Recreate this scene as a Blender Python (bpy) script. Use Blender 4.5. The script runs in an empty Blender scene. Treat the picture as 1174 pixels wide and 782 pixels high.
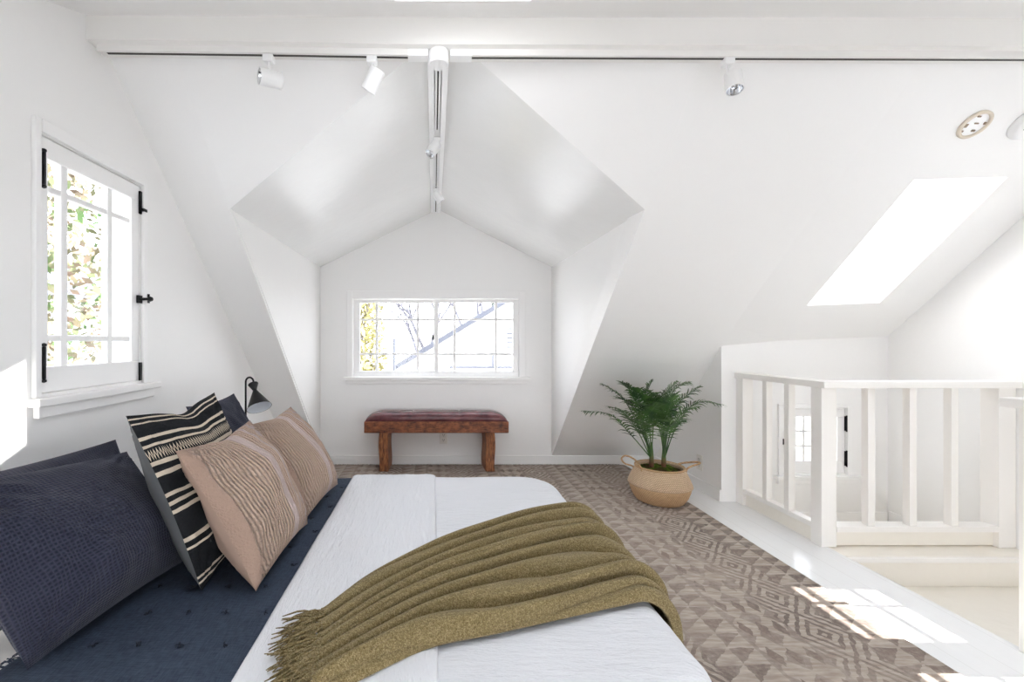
import bpy, bmesh, math, random
from mathutils import Vector, Matrix, noise

SC = bpy.context.scene
COL = SC.collection
R = math.radians

# ------------------------------------------------------------------ camera, sky, sun, exposure
H = 1.15                       # eye height
cam_d = bpy.data.cameras.new('camera')
cam = bpy.data.objects.new('camera', cam_d); COL.objects.link(cam)
cam.location = (0, 0, H); cam.rotation_euler = (R(90), 0, 0)
cam_d.sensor_width = 36; cam_d.lens = 500 / 1174 * 36
cam_d.shift_x = (587 - 497) / 1174
cam_d.clip_start = 0.02; cam_d.clip_end = 400
SC.camera = cam

SKY_STRENGTH = 7.6
SUN_STRENGTH = 21.0
EXPOSURE = 0.12
w = bpy.data.worlds.new('sky'); SC.world = w; w.use_nodes = True
nt = w.node_tree; bg = nt.nodes['Background']
tc = nt.nodes.new('ShaderNodeTexCoord'); sp = nt.nodes.new('ShaderNodeSeparateXYZ'); cr = nt.nodes.new('ShaderNodeValToRGB')
cr.color_ramp.elements[0].position = 0.0; cr.color_ramp.elements[0].color = (0.96, 0.975, 1.0, 1)
cr.color_ramp.elements[1].position = 0.8; cr.color_ramp.elements[1].color = (0.83, 0.905, 1.0, 1)
nt.links.new(tc.outputs['Generated'], sp.inputs[0]); nt.links.new(sp.outputs[2], cr.inputs[0])
nt.links.new(cr.outputs[0], bg.inputs[0]); bg.inputs[1].default_value = SKY_STRENGTH

sun_d = bpy.data.lights.new('sun', 'SUN'); sun = bpy.data.objects.new('sun', sun_d); COL.objects.link(sun)
sun_d.energy = SUN_STRENGTH; sun_d.angle = R(0.35); sun_d.color = (1.0, 0.965, 0.92)
SUN_DIR = Vector((-1.0, 0.005, -1.0)).normalized()
sun.location = (12, 0, 12)
sun.rotation_euler = SUN_DIR.to_track_quat('-Z', 'Y').to_euler()

SC.view_settings.view_transform = 'Standard'; SC.view_settings.look = 'None'
SC.view_settings.gamma = 1.0; SC.view_settings.use_curve_mapping = False
SC.view_settings.exposure = EXPOSURE
cy = SC.cycles
cy.max_bounces = 14; cy.diffuse_bounces = 12; cy.glossy_bounces = 4; cy.transparent_max_bounces = 16
cy.transmission_bounces = 6
cy.sample_clamp_indirect = 8.0; cy.use_denoising = True
cy.caustics_reflective = False; cy.caustics_refractive = False
cy.blur_glossy = 1.0

# ------------------------------------------------------------------ materials
def new_mat(name, col, rough=0.5, metal=0.0, spec=0.5):
    m = bpy.data.materials.new(name); m.use_nodes = True
    b = m.node_tree.nodes['Principled BSDF']
    b.inputs['Base Color'].default_value = (*col, 1); b.inputs['Roughness'].default_value = rough
    b.inputs['Metallic'].default_value = metal; b.inputs['Specular IOR Level'].default_value = spec
    m.diffuse_color = (*col, 1)
    return m

class NG:
    """tiny helper to write node maths"""
    def __init__(s, m):
        s.t = m.node_tree; s.b = s.t.nodes['Principled BSDF']
        s.c = s.t.nodes.new('ShaderNodeTexCoord')
    def val(s, x, sock):
        if isinstance(x, (int, float)): sock.default_value = x
        else: s.t.links.new(x, sock)
    def m(s, op, a, b=0.0, c=0.0):
        n = s.t.nodes.new('ShaderNodeMath'); n.operation = op
        s.val(a, n.inputs[0]); s.val(b, n.inputs[1]); s.val(c, n.inputs[2]); return n.outputs[0]
    def xyz(s, v):
        n = s.t.nodes.new('ShaderNodeSeparateXYZ'); s.t.links.new(v, n.inputs[0]); return n.outputs
    def comb(s, x, y, z=0.0):
        n = s.t.nodes.new('ShaderNodeCombineXYZ'); s.val(x, n.inputs[0]); s.val(y, n.inputs[1]); s.val(z, n.inputs[2]); return n.outputs[0]
    def noise(s, v, scale, detail=3, rough=0.5):
        n = s.t.nodes.new('ShaderNodeTexNoise'); s.t.links.new(v, n.inputs['Vector'])
        n.inputs['Scale'].default_value = scale; n.inputs['Detail'].default_value = detail; n.inputs['Roughness'].default_value = rough
        return n.outputs['Fac']
    def scale(s, v, x, y, z):
        n = s.t.nodes.new('ShaderNodeMapping'); s.t.links.new(v, n.inputs[0]); n.inputs['Scale'].default_value = (x, y, z); return n.outputs[0]
    def ramp(s, f, stops, const=False):
        n = s.t.nodes.new('ShaderNodeValToRGB'); s.t.links.new(f, n.inputs[0]); r = n.color_ramp
        if const: r.interpolation = 'CONSTANT'
        while len(r.elements) < len(stops): r.elements.new(0.5)
        for e, (p, c) in zip(r.elements, stops): e.position = p; e.color = (*c, 1) if len(c) == 3 else c
        return n.outputs[0]
    def mix(s, f, a, b):
        n = s.t.nodes.new('ShaderNodeMix'); n.data_type = 'RGBA'
        s.val(f, n.inputs[0])
        for x, i in ((a, 6), (b, 7)):
            if isinstance(x, tuple): n.inputs[i].default_value = (*x, 1)
            else: s.t.links.new(x, n.inputs[i])
        return n.outputs[2]
    def bump(s, h, strength=0.3, dist=0.01):
        n = s.t.nodes.new('ShaderNodeBump'); s.t.links.new(h, n.inputs['Height'])
        n.inputs['Strength'].default_value = strength; n.inputs['Distance'].default_value = dist
        s.t.links.new(n.outputs[0], s.b.inputs['Normal']); return n
    def col(s, c): s.t.links.new(c, s.b.inputs['Base Color'])

def painted(name, col, rough, bump=0.02, scale=9):
    m = new_mat(name, col, rough); g = NG(m)
    g.bump(g.noise(g.c.outputs['Object'], scale, 4), bump, 0.05); return m

M_WALL = painted('wall_paint', (0.872, 0.866, 0.856), 0.42, 0.05, 5)
M_GLOSSWALL = painted('dormer_paint', (0.87, 0.872, 0.862), 0.22, 0.09, 4)
M_TRIM = painted('trim_paint', (0.88, 0.873, 0.865), 0.30, 0.01)
M_BEAM = painted('beam_paint', (0.84, 0.825, 0.80), 0.45, 0.05, 7)
M_RAIL = painted('rail_paint', (0.86, 0.835, 0.80), 0.38, 0.02)
M_BLACK = new_mat('black_iron', (0.012, 0.012, 0.013), 0.4, 0.6)
M_WHITE = new_mat('white_enamel', (0.88, 0.88, 0.88), 0.28)
M_SLOT = new_mat('track_slot', (0.05, 0.045, 0.04), 0.6)
M_CHROME = new_mat('lamp_reflector', (0.75, 0.76, 0.78), 0.15, 1.0)
M_PLASTIC = new_mat('outlet_plastic', (0.80, 0.78, 0.74), 0.35)
M_HOLE = new_mat('outlet_slots', (0.08, 0.08, 0.08), 0.6)
M_CREAM = new_mat('aged_plastic', (0.74, 0.66, 0.55), 0.5)

def floor_mat():
    m = new_mat('painted_floorboards', (0.86, 0.865, 0.87), 0.17); g = NG(m)
    o = g.xyz(g.c.outputs['Object'])
    f = g.m('FRACT', g.m('DIVIDE', o[0], 0.14))
    groove = g.m('LESS_THAN', g.m('ABSOLUTE', g.m('SUBTRACT', f, 0.5)), 0.012)
    n = g.noise(g.scale(g.c.outputs['Object'], 6, 1.2, 1), 3, 4)
    g.bump(g.m('SUBTRACT', g.m('MULTIPLY', n, 0.5), g.m('MULTIPLY', groove, 0.25)), 0.22, 0.012)
    g.col(g.mix(groove, (0.86, 0.865, 0.87), (0.78, 0.78, 0.775))); return m
M_FLOOR = floor_mat()
M_LAND = painted('landing_paint', (0.85, 0.81, 0.74), 0.3, 0.08, 12)

def glass_mat():
    m = bpy.data.materials.new('window_glass'); m.use_nodes = True; t = m.node_tree
    t.nodes.remove(t.nodes['Principled BSDF']); out = t.nodes['Material Output']
    a = t.nodes.new('ShaderNodeBsdfTransparent'); a.inputs[0].default_value = (0.96, 0.96, 0.965, 1)
    b = t.nodes.new('ShaderNodeBsdfGlossy'); b.inputs['Roughness'].default_value = 0.02
    lw = t.nodes.new('ShaderNodeLayerWeight'); lw.inputs[0].default_value = 0.5
    pw = t.nodes.new('ShaderNodeMath'); pw.operation = 'POWER'; pw.inputs[1].default_value = 5; t.links.new(lw.outputs['Facing'], pw.inputs[0])
    fr = t.nodes.new('ShaderNodeMath'); fr.operation = 'MULTIPLY_ADD'; fr.inputs[1].default_value = 0.5; fr.inputs[2].default_value = 0.02; t.links.new(pw.outputs[0], fr.inputs[0])
    mx = t.nodes.new('ShaderNodeMixShader')
    t.links.new(fr.outputs[0], mx.inputs[0]); t.links.new(a.outputs[0], mx.inputs[1]); t.links.new(b.outputs[0], mx.inputs[2])
    t.links.new(mx.outputs[0], out.inputs[0]); return m
M_GLASS = glass_mat()

# ------------------------------------------------------------------ mesh helpers
class MB:
    def __init__(s): s.v = []; s.f = []; s.uv = {}
    def box(s, x0, x1, y0, y1, z0, z1):
        i = len(s.v)
        s.v += [(x0,y0,z0),(x1,y0,z0),(x1,y1,z0),(x0,y1,z0),(x0,y0,z1),(x1,y0,z1),(x1,y1,z1),(x0,y1,z1)]
        s.f += [tuple(i+k for k in q) for q in ((3,2,1,0),(4,5,6,7),(0,1,5,4),(1,2,6,5),(2,3,7,6),(3,0,4,7))]
        return s
    def hexa(s, pts):
        i = len(s.v); s.v += [tuple(p) for p in pts]
        s.f += [tuple(i+k for k in q) for q in ((3,2,1,0),(4,5,6,7),(0,1,5,4),(1,2,6,5),(2,3,7,6),(3,0,4,7))]; return s
    def tube(s, pts, rad, n=8, closed=False, cap=True):
        pts = [Vector(p) for p in pts]; N = len(pts); i0 = len(s.v)
        rr = rad if isinstance(rad, (list, tuple)) else [rad]*N
        up = None
        for k, p in enumerate(pts):
            a = pts[(k-1) % N] if (k or closed) else p; b = pts[(k+1) % N] if (k < N-1 or closed) else p
            d = (b-a).normalized()
            if up is None:
                up = Vector((0,0,1)) if abs(d.z) < 0.9 else Vector((1,0,0))
            sx = d.cross(up).normalized(); up = sx.cross(d).normalized()
            for j in range(n):
                t = 2*math.pi*j/n
                s.v.append(tuple(p + (sx*math.cos(t) + up*math.sin(t))*rr[k]))
        for k in range(N if closed else N-1):
            a = i0+k*n; b = i0+((k+1) % N)*n
            for j in range(n):
                s.f.append((a+j, a+(j+1) % n, b+(j+1) % n, b+j))
        if cap and not closed:
            s.f.append(tuple(i0+j for j in range(n))[::-1]); s.f.append(tuple(i0+(N-1)*n+j for j in range(n)))
        return s
    def lathe(s, prof, n=32, mat=None, cap=False):
        mat = mat or Matrix(); i0 = len(s.v)
        for (r, z) in prof:
            for j in range(n):
                t = 2*math.pi*j/n; s.v.append(tuple(mat @ Vector((r*math.cos(t), r*math.sin(t), z))))
        for k in range(len(prof)-1):
            for j in range(n):
                a = i0+k*n; b = a+n
                s.f.append((a+j, a+(j+1) % n, b+(j+1) % n, b+j))
        if cap:
            s.f.append(tuple(i0+j for j in range(n))[::-1]); s.f.append(tuple(i0+(len(prof)-1)*n+j for j in range(n)))
        return s
    def grid(s, fn, nu, nv, wrap=False):
        i0 = len(s.v)
        for a in range(nu+1):
            for b in range(nv+1): s.v.append(tuple(fn(a/nu, b/nv)))
        for a in range(nu):
            for b in range(nv):
                q = i0+a*(nv+1)+b
                s.f.append((q, q+nv+1, q+nv+2, q+1))
                s.uv[len(s.f)-1] = ((a/nu, b/nv), ((a+1)/nu, b/nv), ((a+1)/nu, (b+1)/nv), (a/nu, (b+1)/nv))
        return s
    def mesh(s, name):
        me = bpy.data.meshes.new(name); me.from_pydata(s.v, [], s.f)
        if s.uv:
            ul = me.uv_layers.new(name='UVMap')
            for p in me.polygons:
                q = s.uv.get(p.index)
                if q:
                    for li, uv in zip(p.loop_indices, q): ul.data[li].uv = uv
        me.update(); return me
    def build(s, name, mat, parent=None, smooth=False, bevel=0.0, segs=2, recalc=True, solid=0.0, subsurf=0, sol_off=1.0):
        me = s.mesh(name)
        if recalc:
            bm = bmesh.new(); bm.from_mesh(me); bmesh.ops.recalc_face_normals(bm, faces=bm.faces); bm.to_mesh(me); bm.free()
        me.materials.append(mat)
        if smooth:
            for p in me.polygons: p.use_smooth = True
        o = bpy.data.objects.new(name, me); COL.objects.link(o)
        if solid:
            md = o.modifiers.new('thick', 'SOLIDIFY'); md.thickness = solid; md.offset = sol_off
        if bevel:
            md = o.modifiers.new('edge', 'BEVEL'); md.width = bevel; md.segments = segs; md.limit_method = 'ANGLE'; md.angle_limit = R(40)
        if subsurf:
            md = o.modifiers.new('sub', 'SUBSURF'); md.levels = subsurf; md.render_levels = subsurf
        if parent is not None: attach(o, parent)
        return o

def attach(o, parent):
    o.parent = parent
    o.matrix_parent_inverse = Matrix.Translation(-Vector(parent.location)) if parent.type == 'EMPTY' and parent.parent is None else Matrix()

def tag(o, label=None, cat=None, group=None, kind=None):
    if label: o['label'] = label
    if cat: o['category'] = cat
    if group: o['group'] = group
    if kind: o['kind'] = kind
    return o

def thing(name, loc, label=None, cat=None, group=None, kind=None):
    o = bpy.data.objects.new(name, None); COL.objects.link(o); o.location = loc; o.empty_display_size = 0.1
    return tag(o, label, cat, group, kind)

def struct(o): o['kind'] = 'structure'; return o

def fill2d(outline, holes, place, thick):
    """a solid slab: outline and holes in 2D; place(u,v,k) gives the point on the inner (k=0) / outer (k=1) face"""
    bm = bmesh.new(); layers = []
    for k in (0, 1):
        loops = []
        for lp in [outline] + holes:
            vs = [bm.verts.new(place(u, v, k*thick)) for u, v in lp]
            es = [bm.edges.new((vs[i], vs[(i+1) % len(vs)])) for i in range(len(vs))]
            loops.append((vs, es))
        bmesh.ops.triangle_fill(bm, use_beauty=True, use_dissolve=False, edges=[e for _, es in loops for e in es])
        layers.append(loops)
    for (va, _), (vb, _) in zip(layers[0], layers[1]):
        n = len(va)
        for i in range(n): bm.faces.new((va[i], va[(i+1) % n], vb[(i+1) % n], vb[i]))
    bmesh.ops.recalc_face_normals(bm, faces=bm.faces)
    me = bpy.data.meshes.new('slab'); bm.to_mesh(me); bm.free(); return me

def slab(name, me, mat):
    me.materials.append(mat); me.name = name
    o = bpy.data.objects.new(name, me); COL.objects.link(o); return struct(o)

def rect(a0, a1, b0, b1): return [(a0, b0), (a1, b0), (a1, b1), (a0, b1)]

# ------------------------------------------------------------------ the room
XL, XR = -1.307, 3.25          # left and right walls
YW, YK = 4.05, 3.12            # dormer wall, low wall of the stairwell
XS = 2.06                      # side wall beside the plant
YREAR = -1.25
A = 2.88
DL, DR = -1.053, 1.10          # dormer sides
RX, RZ, EZ = 0.04, 2.373, 1.835
_B = [(-1.6, 497), (-1.307, 495), (-1.053, 486), (1.10, 483), (2.06, 464), (3.25, 456), (3.6, 456)]
def Bx(x):
    for (x0, b0), (x1, b1) in zip(_B, _B[1:]):
        if x <= x1: return b0 + (b1-b0)*(x-x0)/(x1-x0)
    return 456
def roof_z(x, y):
    z = H + A - Bx(x)/500*y
    if x > 1.09 and y > 3.0:
        z3 = H + A - Bx(x)/500*3.0; z = z3+(0.085-z3)*(y-3.0)/(4.05-3.0)
        if x > 2.061: z = H + A - Bx(x)/500*y
    return z
def roof_y(x, z): return (H + A - z)*500/Bx(x)
def ceil_z(y): return H + 0.48 + 0.455*y
YT = 1.684

# floor with the stair opening, and the landing below
fl = MB(); fl.box(XL-0.1, 2.2, YREAR-0.1, YW+0.1, -0.2, 0).box(2.2, XR+0.1, YREAR-0.1, 1.62, -0.2, 0)
struct(fl.build('floor', M_FLOOR))
struct(MB().box(2.2, XR+0.1, 1.62, YK+0.1, -0.4, -0.17).build('floor_landing', M_LAND))

# left wall with casement opening
y0 = roof_y(XL, ceil_z(YT))
lw_out = [(YREAR-0.1, -0.1), (YW+0.1, -0.1), (YW+0.1, roof_z(XL, YW)+0.05)] + [(YT, ceil_z(YT)+0.05), (YREAR-0.1, ceil_z(YREAR)+0.05)]
LWY0, LWY1, LWZ0, LWZ1 = 1.441, 1.945, 0.973, 1.840
slab('wall_left', fill2d(lw_out, [rect(LWY0, LWY1, LWZ0, LWZ1)], lambda u, v, k: (XL-k, u, v), 0.14), M_WALL)
# right wall with a two-sash window over the landing's near end
RWY0, RWY1, RWZ0, RWZ1 = 1.205, 2.055, 1.20, 1.72
slab('wall_right', fill2d([(YREAR-0.1, -0.4), (YK+0.1, -0.4), (YK+0.1, roof_z(XR, YK+0.1)+0.05), (YT, roof_z(XR, YT)+0.05), (YREAR-0.1, ceil_z(YREAR)+0.05)],
     [rect(RWY0, RWY1, RWZ0, RWZ1)], lambda u, v, k: (XR+k, u, v), 0.10), M_WALL)
# back wall: gable of the dormer and the low strip on both sides of it
BX0, BX1, BZ0, BZ1 = 404.7, 594.7, 0, 0
def bw(x, y): return ((x-497)*YW/500, H-(y-391)*YW/500)
WX0, WZ1 = bw(404.7, 342.5); WX1, WZ0 = bw(594.7, 432.7)
gab = [(XL-0.1, -0.1), (XS+0.05, -0.1), (XS+0.05, 0.13), (DR-0.003, 0.13), (DR-0.003, EZ+0.03), (RX, RZ+0.03), (DL+0.003, EZ+0.03), (DL+0.003, 0.13), (XL-0.1, 0.13)]
slab('wall_back', fill2d(gab, [rect(WX0, WX1, WZ0, WZ1)], lambda u, v, k: (u, YW+k, v), 0.12), M_WALL)
# low wall of the stairwell with a small casement opening
KX0, KX1, KZ0, KZ1 = 2.49, 2.949, 0.202, 0.671
slab('wall_stairwell', fill2d([(XS, -0.4), (XR+0.05, -0.4), (XR+0.05, roof_z(XR, YK)+0.03), (XS, roof_z(XS, YK)+0.03)],
     [rect(KX0, KX1, KZ0, KZ1)], lambda u, v, k: (u, YK+k, v), 0.12), M_WALL)
# side wall beside the plant
slab('wall_side', fill2d([(YK+0.12, -0.1), (YW+0.1, -0.1), (YW+0.1, roof_z(XS, YW+0.1)+0.04), (YK+0.12, roof_z(XS, YK+0.12)+0.04)], [], lambda u, v, k: (XS+k, u, v), 0.12), M_WALL)
# dormer cheeks
for nm, x, sg in (('wall_dormer_left', DL, -1), ('wall_dormer_right', DR, 1)):
    yb = roof_y(x, 0.10)
    slab(nm, fill2d([(roof_y(x, EZ)+0.04, EZ), (YW+0.05, EZ), (YW+0.05, 0.09), (roof_y(x, 0.09)+0.04, 0.09)], [], lambda u, v, k: (x+sg*k, u, v), 0.10), M_WALL)
# dormer ceiling (two slopes)
def quad_slab(name, pts, mat, thick, n=1):
    a, b, c, d = [Vector(p) for p in pts]; nrm = (b-a).cross(d-a).normalized()
    if nrm.z < 0: nrm = -nrm
    m = MB(); m.hexa([a, b, c, d, a+nrm*thick, b+nrm*thick, c+nrm*thick, d+nrm*thick]); return struct(m.build(name, mat))
e = 0.0
quad_slab('ceiling_dormer_left', [(RX, roof_y(RX, RZ), RZ), (RX, YW+0.1, RZ), (DL, YW+0.1, EZ), (DL, roof_y(DL, EZ), EZ)], M_GLOSSWALL, 0.10)
quad_slab('ceiling_dormer_right', [(RX, roof_y(RX, RZ), RZ), (RX, YW+0.1, RZ), (DR, YW+0.1, EZ), (DR, roof_y(DR, EZ), EZ)], M_GLOSSWALL, 0.10)
# the steep roof slope with the dormer and the skylight cut out
SKX0, SKX1, SKY0, SKY1 = 2.457, 2.935, 2.229, 2.868
rs = MB(); rs_key = {}
def rs_strip(x0, x1, ya0, ya1, yb0, yb1, n=14, nx=1):
    """strip between x0 and x1; y runs ya0->yb0 along x0 and ya1->yb1 along x1"""
    def vert(x, y):
        k = (round(x, 4), round(y, 4))
        if k not in rs_key: rs_key[k] = len(rs.v); rs.v.append((x, y, roof_z(x, y)))
        return rs_key[k]
    for a in range(n):
        t0, t1 = a/n, (a+1)/n
        rs.f.append((vert(x0, ya0+(yb0-ya0)*t0), vert(x1, ya1+(yb1-ya1)*t0), vert(x1, ya1+(yb1-ya1)*t1), vert(x0, ya0+(yb0-ya0)*t1)))
YB = YW+0.09
rs_strip(XL-0.12, DL, YT, YT, YB, YB)
yr = roof_y(RX, RZ)
rs_strip(DL, RX, YT, YT, roof_y(DL, EZ), yr)
rs_strip(RX, DR, YT, YT, yr, roof_y(DR, EZ))
rs_strip(DR, XS, YT, YT, YB, YB)
YE = YK+0.10
rs_strip(XS, SKX0, YT, YT, YE, YE)
rs_strip(SKX0, SKX1, YT, YT, SKY0, SKY0, 6)
rs_strip(SKX0, SKX1, SKY1, SKY1, YE, YE, 4)
rs_strip(SKX1, XR+0.1, YT, YT, YE, YE)
ro = struct(rs.build('ceiling_slope', M_WALL, smooth=False, recalc=False))
md = ro.modifiers.new('thick', 'SOLIDIFY'); md.thickness = 0.13; md.offset = 1.0
# the other ceiling plane over the bed, with its own skylight
CSX0, CSX1, CSY0, CSY1 = -0.13, 0.33, 0.45, 1.475
slab('ceiling', fill2d(rect(XL-0.1, XR+0.1, YREAR-0.1, YT+0.02), [rect(CSX0, CSX1, CSY0, CSY1)], lambda u, v, k: (u, v-k*0.41, ceil_z(v)+k*0.91), 0.12), M_WALL)
# rear wall behind the camera, with a wide opening added for sky light
RBX0, RBX1, RBZ0, RBZ1 = -0.9, 2.7, 0.25, 0.95
slab('wall_rear', fill2d(rect(XL-0.1, XR+0.1, -0.1, ceil_z(YREAR)+0.05), [rect(RBX0, RBX1, RBZ0, RBZ1)], lambda u, v, k: (u, YREAR-k, v), 0.12), M_WALL)

# ridge beam
bp = [(XL-0.01, 1.640), (-0.55, 1.655), (-0.1, 1.667), (XR+0.01, 1.687)]
bm_ = MB()
for (xa, ya), (xb, yb) in zip(bp, bp[1:]):
    z0 = H+1.135; z1 = H+1.42
    bm_.hexa([(xa, ya, z0), (xb, yb, z0), (xb, yb+0.105, z0), (xa, ya+0.105, z0), (xa, ya, z1), (xb, yb, z1), (xb, yb+0.105, z1), (xa, ya+0.105, z1)])
struct(bm_.build('beam', M_BEAM))

# baseboards
def board(name, x0, x1, y0, y1, h=0.09, z=0.0):
    return struct(MB().box(x0, x1, y0, y1, z, z+h).build(name, M_TRIM, bevel=0.004))
board('baseboard_back', XL+0.001, XS-0.013, YW-0.014, YW)
board('baseboard_side', XS-0.013, XS, YK+0.002, YW-0.015, 0.085)
board('baseboard_left', XL, XL+0.013, YREAR+0.02, YW-0.015)
board('baseboard_stairwell', XS+0.01, XR-0.013, YK-0.013, YK-0.001, 0.1, -0.17)
board('baseboard_right', XR-0.013, XR-0.001, 2.53, YK-0.015, 0.11, -0.17)

# ------------------------------------------------------------------ windows
def bars_yz(m, x0, x1, ya, yb, za, zb, w_):        # frame ring in a YZ plane
    m.box(x0, x1, ya, yb, za, za+w_[0]); m.box(x0, x1, ya, yb, zb-w_[1], zb)
    m.box(x0, x1, ya, ya+w_[2], za+w_[0], zb-w_[1]); m.box(x0, x1, yb-w_[3], yb, za+w_[0], zb-w_[1])
def bars_xz(m, y0, y1, xa, xb, za, zb, w_):
    m.box(xa, xb, y0, y1, za, za+w_[0]); m.box(xa, xb, y0, y1, zb-w_[1], zb)
    m.box(xa, xa+w_[2], y0, y1, za+w_[0], zb-w_[1]); m.box(xb-w_[3], xb, y0, y1, za+w_[0], zb-w_[1])

# window_1: casement in the left wall
w1 = thing('window_1', (XL, 1.69, LWZ0), kind='structure')
gy0, gy1, gz0, gz1 = 1.479, 1.894, 1.060, 1.773
m = MB(); bars_yz(m, XL-0.042, XL-0.002, LWY0+0.003, LWY1-0.003, LWZ0+0.003, LWZ1-0.003, (gz0-LWZ0, LWZ1-gz1, gy0-LWY0, LWY1-gy1))
m.build('sash_frame', M_TRIM, w1, bevel=0.004)
m = MB()
for y in (1.557, 1.776): m.box(XL-0.036, XL-0.010, y-0.014, y+0.014, gz0, gz1)
for z in (1.160, 1.671): m.box(XL-0.034, XL-0.012, gy0, gy1, z-0.011, z+0.011)
m.build('muntin', M_TRIM, w1, bevel=0.003)
MB().box(XL-0.026, XL-0.022, gy0-0.005, gy1+0.005, gz0-0.005, gz1+0.005).build('pane', M_GLASS, w1)
m = MB(); m.box(XL+0.001, XL+0.016, LWY0-0.026, LWY0-0.002, LWZ0-0.01, LWZ1+0.045); m.box(XL+0.001, XL+0.016, LWY1+0.002, LWY1+0.026, LWZ0-0.01, LWZ1+0.045)
m.box(XL+0.001, XL+0.018, LWY0-0.002, LWY1+0.002, LWZ1+0.002, LWZ1+0.045); m.build('casing', M_TRIM, w1, bevel=0.003)
m = MB(); m.box(XL+0.001, XL+0.042, 1.40, 2.03, 0.935, 0.962); m.box(XL+0.001, XL+0.022, 1.42, 2.01, 0.895, 0.934); m.build('window_sill', M_TRIM, w1, bevel=0.004)
def pin_hinge(y, z, L, p):
    m = MB(); m.box(XL, XL+0.006, y-0.011, y+0.011, z-L/2, z+L/2)
    m.tube([(XL+0.010, y, z-L/2-0.004), (XL+0.010, y, z+L/2+0.004)], 0.006, 10)
    for zz in (z-L/2-0.010, z+L/2+0.010): m.lathe([(0, -0.007), (0.007, -0.004), (0.008, 0), (0.007, 0.004), (0, 0.007)], 10, Matrix.Translation((XL+0.010, y, zz)))
    m.build('hinge', M_BLACK, p, smooth=False)
pin_hinge(1.452, 1.725, 0.10, w1); pin_hinge(1.452, 1.077, 0.10, w1)
m = MB(); m.box(XL, XL+0.008, 1.932, 1.944, 1.715, 1.815); m.box(XL, XL+0.02, 1.938, 1.962, 1.728, 1.740); m.build('bolt', M_BLACK, w1)
m = MB(); m.box(XL, XL+0.008, 1.932, 1.944, 0.975, 1.055); m.build('bolt', M_BLACK, w1)
m = MB(); m.box(XL, XL+0.008, 1.918, 1.948, 1.318, 1.352); m.tube([(XL+0.006, 1.93, 1.335), (XL+0.035, 1.95, 1.338)], 0.006, 8)
m.lathe([(0, -0.012), (0.010, -0.008), (0.013, 0), (0.010, 0.008), (0, 0.012)], 12, Matrix.Translation((XL+0.037, 1.955, 1.338)))
m.tube([(XL+0.03, 1.955, 1.32), (XL+0.03, 1.955, 1.36)], 0.005, 8)
m.build('window_latch', M_BLACK, w1)

# window_2: sliding window of the dormer
w2 = thing('window_2', (0, YW, WZ0), kind='structure')
def P2(x, y): return bw(x, y)
m = MB()
cx0, cz1 = P2(397.8, 333.7); cx1, _ = P2(602.6, 400)
m.box(cx0, WX0-0.002, YW-0.016, YW-0.001, WZ0-0.01, cz1); m.box(WX1+0.002, cx1, YW-0.016, YW-0.001, WZ0-0.01, cz1); m.box(WX0-0.002, WX1+0.002, YW-0.018, YW-0.001, WZ1+0.002, cz1)
m.build('casing', M_TRIM, w2, bevel=0.004)
m = MB(); sx0, sz1 = P2(394.5, 431.9); sx1, sz0 = P2(607, 435.6); _, sz2 = P2(0, 440)
m.box(sx0, sx1, YW-0.05, YW-0.001, sz0, sz1); m.box(sx0+0.02, sx1-0.02, YW-0.022, YW-0.001, sz2, sz0); m.build('window_sill', M_TRIM, w2, bevel=0.004)
for (xa, xb, ga, gb, yy, mu) in ((404.7, 500.5, 411.5, 497.4, YW+0.045, (431, 478.8)), (498.3, 594.7, 502.3, 588.5, YW+0.015, (521.3, 568.9))):
    X0 = P2(xa, 0)[0]; X1 = P2(xb, 0)[0]; G0 = P2(ga, 0)[0]; G1 = P2(gb, 0)[0]; GZ1 = P2(0, 346.5)[1]; GZ0 = P2(0, 426.2)[1]
    m = MB(); bars_xz(m, yy, yy+0.026, X0+0.002, X1-0.002, WZ0+0.003, WZ1-0.003, (GZ0-WZ0, WZ1-GZ1, G0-X0, X1-G1)); sf = m.build('sash_frame', M_TRIM, w2, bevel=0.003)
    m = MB()
    for q in mu: x = P2(q, 0)[0]; m.box(x-0.011, x+0.011, yy+0.004, yy+0.022, GZ0, GZ1)
    for q in (366.2, 406.2): z = P2(0, q)[1]; m.box(G0, G1, yy+0.006, yy+0.020, z-0.010, z+0.010)
    m.build('muntin', M_TRIM, w2)
    MB().box(G0-0.005, G1+0.005, yy+0.011, yy+0.014, GZ0-0.005, GZ1+0.005).build('pane', M_GLASS, w2)
x, z = P2(496.5, 387); MB().box(x-0.008, x+0.006, YW-0.004, YW+0.014, z-0.022, z+0.022).build('window_latch', M_BLACK, w2, bevel=0.003)

# window_3: small casement low in the stairwell wall
w3 = thing('window_3', (2.72, YK, KZ0), kind='structure')
m = MB(); bars_xz(m, YK+0.004, YK+0.04, KX0+0.003, KX1-0.003, KZ0+0.003, KZ1-0.003, (0.087, 0.061, 0.106, 0.054)); m.build('sash_frame', M_TRIM, w3, bevel=0.003)
G0, G1, GZ0, GZ1 = KX0+0.106, KX1-0.054, KZ0+0.087, KZ1-0.061
m = MB()
for i in range(1, 5): x = G0+(G1-G0)*i/5; m.box(x-0.008, x+0.008, YK+0.010, YK+0.030, GZ0, GZ1)
for i in (1, 2): z = GZ0+(GZ1-GZ0)*i/3; m.box(G0, G1, YK+0.012, YK+0.028, z-0.008, z+0.008)
m.build('muntin', M_TRIM, w3)
MB().box(G0-0.005, G1+0.005, YK+0.018, YK+0.022, GZ0-0.005, GZ1+0.005).build('pane', M_GLASS, w3)
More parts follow.
